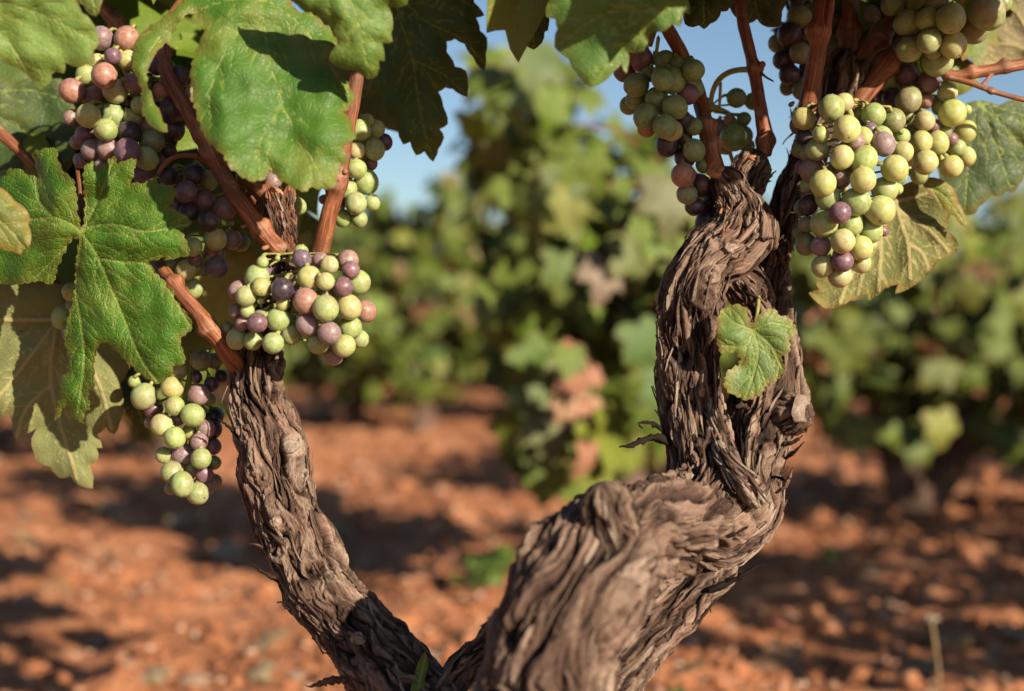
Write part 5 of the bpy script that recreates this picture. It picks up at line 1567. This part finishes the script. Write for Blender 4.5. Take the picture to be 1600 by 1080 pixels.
traced_leaf(jag([(1125, 487), (1136, 480), (1148, 475), (1165, 480), (1170, 495), (1176, 512), (1182, 497), (1190, 487), (1208, 482), (1220, 494), (1236, 498), (1245, 515), (1241, 528), (1232, 533), (1236, 547), (1220, 559), (1227, 579), (1213, 596), (1199, 598), (1190, 616), (1167, 626), (1144, 616), (1131, 605), (1134, 584), (1146, 574), (1155, 570), (1157, 560), (1148, 550), (1127, 552), (1121, 540), (1119, 522)], 9, 2.4),
            [[(1177, 516), (1185, 550), (1178, 585), (1166, 620)], [(1177, 516), (1205, 540), (1222, 575)], [(1177, 516), (1205, 505), (1240, 512)], [(1177, 516), (1150, 505), (1130, 487)], [(1177, 516), (1165, 540), (1130, 540)]], .868, (.135, .215, .055), .7, 74, 3.4, (-.004, -.004), wave=.004, curl=.002, secstep=15, quilt=.001, ret=0, label='small light green leaf with yellow tips in front of the thick right arms')
traced_leaf([(1384, 345), (1390, 325), (1396, 312), (1409, 290), (1440, 282), (1458, 280), (1470, 284), (1480, 300), (1486, 322), (1483, 340), (1481, 353), (1473, 362), (1489, 367), (1498, 384), (1492, 395), (1484, 400), (1464, 407), (1444, 433), (1424, 449), (1398, 459), (1403, 444), (1392, 447), (1382, 451), (1357, 470), (1354, 460), (1340, 469), (1327, 471), (1313, 478), (1291, 483), (1280, 476), (1263, 458), (1280, 453), (1273, 440), (1284, 438), (1305, 430), (1364, 384)],
            [[(1398, 315), (1408, 350), (1418, 380), (1422, 436)], [(1400, 325), (1425, 343), (1451, 360), (1482, 393)], [(1385, 340), (1377, 371), (1376, 400), (1372, 455)], [(1380, 345), (1349, 424), (1340, 460)], [(1370, 380), (1330, 430), (1312, 474)], [(1418, 380), (1440, 395), (1450, 420)], [(1400, 315), (1440, 305), (1470, 290)]], .985, (.135, .15, .035), .95, 75, 4.2, (.004, -.006), wave=.005, curl=-.005, under=True, quilt=.0024, secstep=16,
            ret=5, label='brownish leaf seen from its ribbed underside, below the largest bunch')
traced_leaf([(1438, 282), (1455, 277), (1471, 281), (1491, 296), (1498, 316), (1505, 330), (1511, 356), (1500, 350), (1492, 338), (1478, 330), (1462, 312)], [[(1442, 290), (1475, 305), (1505, 345)]], .972, (.14, .17, .025), .9, 76, 4, label='yellow-rimmed leaf lobe at the right of the ribbed leaf')
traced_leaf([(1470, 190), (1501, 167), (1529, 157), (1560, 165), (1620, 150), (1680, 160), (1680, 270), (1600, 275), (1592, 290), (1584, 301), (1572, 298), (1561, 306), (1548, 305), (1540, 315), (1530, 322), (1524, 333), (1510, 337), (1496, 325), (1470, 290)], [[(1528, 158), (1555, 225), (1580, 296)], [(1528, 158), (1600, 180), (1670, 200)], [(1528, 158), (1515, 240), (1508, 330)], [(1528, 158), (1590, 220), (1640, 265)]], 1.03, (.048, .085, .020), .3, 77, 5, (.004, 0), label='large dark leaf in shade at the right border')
traced_leaf([(1510, 105), (1517, 97), (1530, 90), (1524, 76), (1530, 68), (1541, 66), (1550, 60), (1546, 50), (1553, 42), (1565, 30), (1574, 11), (1582, -40), (1680, -40), (1680, 90), (1600, 105), (1560, 112)], [[(1640, 100), (1580, 70), (1532, 74)], [(1640, 100), (1600, 40), (1580, 5)], [(1640, 100), (1570, 100), (1520, 98)]], 1.05, (.28, .235, .13), .4, 78, 5, under=True, label='tan half-dry leaf at the top right corner')
traced_leaf([(1480, 95), (1500, 85), (1512, 92), (1525, 105), (1530, 125), (1510, 145), (1490, 150), (1474, 130)], [[(1490, 90), (1505, 115), (1515, 138)]], 1.035, (.15, .19, .03), .5, 79, 5, label='yellow-green leaf behind the side shoot')
traced_leaf([(325, 440), (350, 400), (400, 350), (450, 330), (500, 345), (505, 400), (470, 420), (440, 440), (405, 445), (380, 470), (368, 515), (345, 530), (325, 500)], [[(480, 350), (420, 400), (350, 510)]], 1.12, (.14, .17, .075), .2, 80, 6, under=True, label='soft pale leaf behind the top of the slender arm')
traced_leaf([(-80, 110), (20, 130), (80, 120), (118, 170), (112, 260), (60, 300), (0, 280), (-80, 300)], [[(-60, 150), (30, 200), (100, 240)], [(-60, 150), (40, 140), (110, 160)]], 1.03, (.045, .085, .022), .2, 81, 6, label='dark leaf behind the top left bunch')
# a green blade at the foot of the left arm
traced_leaf([(640, 1090), (648, 1060), (656, 1030), (664, 1018), (668, 1030), (664, 1060), (655, 1100)], [[(650, 1095), (658, 1055), (665, 1024)]], .845, (.07, .14, .02), .1, 82, 3.5, label='small green blade at the foot of the left arm')

# the leaves that fill the crown behind the bunches and above the frame
rr = random.Random(31)
LIT = [np.array(P(*q)) for q in [(1300, 200, .91), (1280, 300, .91), (1350, 350, .91), (1310, 430, .92), (1400, 260, .92), (1440, 220, .96), (1480, 180, .96), (1270, 185, .91), (1400, 400, .985), (1330, 450, .985),
       (1080, 450, .88), (1140, 380, .88), (1080, 600, .88), (1210, 640, .91), (1100, 760, .87), (1000, 850, .80), (900, 1000, .75), (420, 620, .90), (440, 760, .89), (470, 880, .88), (400, 480, .88), (540, 470, .87), (460, 430, .88), (170, 70, .92), (120, 150, .92), (190, 120, .92),
       (60, 60, .8), (420, 150, .825), (340, 200, .825), (480, 220, .825), (370, 40, .825), (560, 60, .79), (950, 60, .79), (890, 40, .79), (930, 20, .79), (880, 75, .79), (990, 20, .79), (1030, 40, .79), (180, 470, .88), (100, 330, .88), (270, 500, .88), (190, 330, .88), (250, 620, .94), (300, 750, .94), (100, 730, .965), (550, 320, .94), (545, 180, .9), (340, 260, .905), (400, 340, .905), (1180, 550, .868), (1470, 40, .945)]]


for u_ in range(110, 440, 45):
    for v_ in range(790, 1080, 45):
        LIT.append(np.array(on_ground(u_, v_)))
for q_ in [(1160, 950), (1200, 975), (1240, 1000), (1130, 940), (1250, 950), (560, 800), (650, 800), (720, 820), (1500, 930), (1560, 960), (1590, 940)]:
    LIT.append(np.array(on_ground(*q_)))


def blocks(pos, size, r0=.075):
    p = np.array(pos)
    sv = np.array(SUN)
    for q in LIT:
        t = (p-q) @ sv
        if t > .01 and np.linalg.norm(p-q-sv*t) < r0*size:
            return True
    return False


def crown_leaf(pos, nrm, tip, size, dry=.05, tone=1.0, r0=.075):
    t_ = Vector(tip).normalized()
    if blocks(Vector(pos)+t_*.05*size, size, r0):
        return None
    o = link('leaf', FINE[rr.randrange(len(FINE))], VINE)
    o.matrix_local = leaf_matrix(Vector(pos)-VINE.location, nrm, tip, size)
    o.color = leaf_color(rr, dry, tone)
    return o


for (u, v, d, s_) in [(30, 60, 1.06, .9), (120, 20, 1.08, 1.0), (190, 10, 1.07, .9), (240, 90, 1.10, 1.0), (300, 60, 1.08, 1.0), (60, 330, 1.06, 1.1), (200, 170, 1.08, 1.1), (300, 240, 1.09, 1.0), (350, 200, 1.07, 1.0), (420, 170, 1.06, 1.0), (480, 130, 1.05, .9),
                      (180, 440, 1.07, 1.0), (110, 420, 1.10, 1.1), (20, 420, 1.09, 1.1), (250, 500, 1.10, .9), (-10, 250, 1.07, 1.0), (260, 380, 1.10, 1.0), (150, 330, 1.10, 1.0), (160, 540, 1.08, .8), (330, 340, 1.10, .9), (80, 200, 1.10, 1.1), (0, 140, 1.12, 1.1),
                      (1330, -20, 1.06, 1.0), (1390, 30, 1.08, 1.0), (1250, -30, 1.05, .9), (1450, -30, 1.06, 1.0), (1540, -20, 1.09, 1.0), (1440, 120, 1.08, .9), (1380, 90, 1.10, .9), (1290, 60, 1.09, .9)]:
    p = P(u+rr.gauss(0, 6), v-55, d)
    crown_leaf(p, Vector((.3, -.75, .45))+Vector((rr.gauss(0, .3), rr.gauss(0, .2), rr.gauss(0, .3))), (rr.gauss(0, .3), rr.gauss(0, .2), -1), s_*rr.uniform(.85, 1.05))
# above the frame
made = 0
for k in range(420):
    x = rr.choice((rr.gauss(-.26, .17), rr.gauss(.22, .17)))
    y = rr.uniform(.86, 1.40)
    zmin = CAM_H+y*(560/FPX)+.06
    z = zmin+abs(rr.gauss(0, .14))
    made += crown_leaf((x, y, z), Vector((.3+rr.gauss(0, .4), -.5+rr.gauss(0, .4), .6+rr.gauss(0, .2))), (rr.gauss(0, .5), rr.gauss(0, .5), -.8), rr.uniform(.8, 1.2), .04, r0=.085) is not None
    if made >= 110:
        break
print('crown', made)


def shade_leaf(u, v, d, s_=1.0):
    """an unseen leaf added for its shade, above or beside the frame, on the way from the sun to the place at pixel u, v"""
    r_ = random.Random(int(u*3+v))
    for t in np.arange(.10, .75, .02):
        p = P(u, v, d)+SUN*float(t)
        k = p.y
        pu, pv = 800+FPX*p.x/k, 501-FPX*(p.z-CAM_H)/k
        rad_ = .085*s_*FPX/k
        if pv > -rad_ and pu < 1600+rad_:
            continue
        tip = Vector((r_.gauss(0, .3), r_.gauss(0, .2), -1))
        n = Vector((.45+r_.gauss(0, .15), -.75, .42+r_.gauss(0, .15)))
        o = crown_leaf(p-tip.normalized()*.05*s_, n, tip, s_, .04, r0=.067)
        if o:
            return True
    return False


SHADE = [(1010, 120, .92), (1075, 150, .93), (1040, 90, .92), (990, 170, .92), (1060, 200, .92), (1090, 240, .94), (1140, 270, .93), (1120, 290, .92), (1110, 330, .93), (1240, 90, .98), (1225, 40, .98), (1215, 120, .98), (1250, 130, .98), (1290, 60, .98), (1330, 100, .98), (1380, 60, .98), (1170, 150, .95), (1185, 60, .95),
         (1180, 220, .95), (1400, 150, .97), (1360, 130, .97), (1240, 290, .96), (1220, 350, .96), (1500, 40, .94), (1540, 20, .93), (1560, 200, 1.03), (1510, 240, 1.03), (1590, 230, 1.03), (1540, 290, 1.03), (1500, 250, 1.03), (1520, 200, 1.03), (1545, 250, 1.03), (1575, 270, 1.03), (1510, 310, 1.03), (1560, 160, 1.03), (660, 60, .98), (640, 150, .98), (730, 50, .98), (700, 20, .98), (610, 100, .98), (660, 210, .98), (720, 110, .98), (1420, 130, .97), (1430, 30, .93), (250, 110, .96), (270, 170, .96), (240, 230, .96), (290, 280, .96), (210, 200, .96)]
print('shade', sum(shade_leaf(u, v, d, s_) for (u, v, d) in SHADE for s_ in (1.0, .8)), 'of', 2*len(SHADE))  # unseen leaves added to keep the sun off these spots

# ------------------------------------------------------------------ small things on the ground
p = on_ground(762, 930)
wroot = empty('weed', (p.x, p.y, 0), 'small bright green weed on the soil left of the thick trunk', 'weed')
rr = random.Random(9)
wl = generic_leaf('weed_leaf', 91, .05, .2, .8)
for k in range(16):
    o = link('leaf', wl, wroot)
    a = rr.uniform(0, 6.28)
    o.matrix_local = leaf_matrix((rr.gauss(0, .03), rr.gauss(0, .03), rr.uniform(.02, .08)), Vector((math.cos(a)*.6, math.sin(a)*.6-.3, .8)), (math.cos(a), math.sin(a), -.1), rr.uniform(.5, .9))
    o.color = (.085, .17, .025, .2)
J = Join()
for k in range(6):
    a = rr.uniform(0, 6.28)
    v, q = tube(spline([(0, 0, -.01), (.015*math.cos(a), .015*math.sin(a), .03), (.035*math.cos(a), .035*math.sin(a), .06)], 6), np.full(6, .0015), 5)
    J.add(v, q)
link('stem', J.mesh('stem', M_STEM), wroot)

p = on_ground(1462, 1120)
droot = empty('dry_weed', (p.x, p.y, 0), 'dry weed stalk with a bleached seed head at the lower right', 'weed')
v, q = tube(spline([(0, 0, -.01), (.004, 0, .05), (-.006, 0, .125)], 12), np.full(12, .0016), 7)
link('stem', fix_degenerate('stem', v, q, M_DRYSTEM), droot)
J = Join()
for k in range(26):
    a = rr.uniform(0, 6.28); e = rr.uniform(-.1, .6)
    L = rr.uniform(.007, .013)
    d_ = np.array([math.cos(a)*math.cos(e), math.sin(a)*math.cos(e), math.sin(e)])
    b0 = np.array([-.006, 0, .124])
    v, q = tube(spline([b0, b0+d_*L*.6, b0+d_*L+np.array([0, 0, -.002])], 5), np.array([.0012, .0018, .0016, .0010, .0004]), 5)
    J.add(v, q)
link('seed_head', J.mesh('seed_head', M_STRAW), droot)
for k, (u, v_) in enumerate([(1060, 1115), (880, 740), (1400, 760), (530, 690), (1300, 880), (420, 850)]):
    p = on_ground(u, v_)
    wr = empty('weed', (p.x, p.y, 0), 'tiny green seedling on the red soil', 'weed', 'green seedlings on the soil')
    for m in range(6):
        o = link('leaf', wl, wr)
        a = rr.uniform(0, 6.28)
        o.matrix_local = leaf_matrix((0, 0, .02), Vector((math.cos(a)*.6, math.sin(a)*.6-.3, .8)), (math.cos(a), math.sin(a), .2), rr.uniform(.35, .7))
        o.color = (.09, .17, .03, .1)
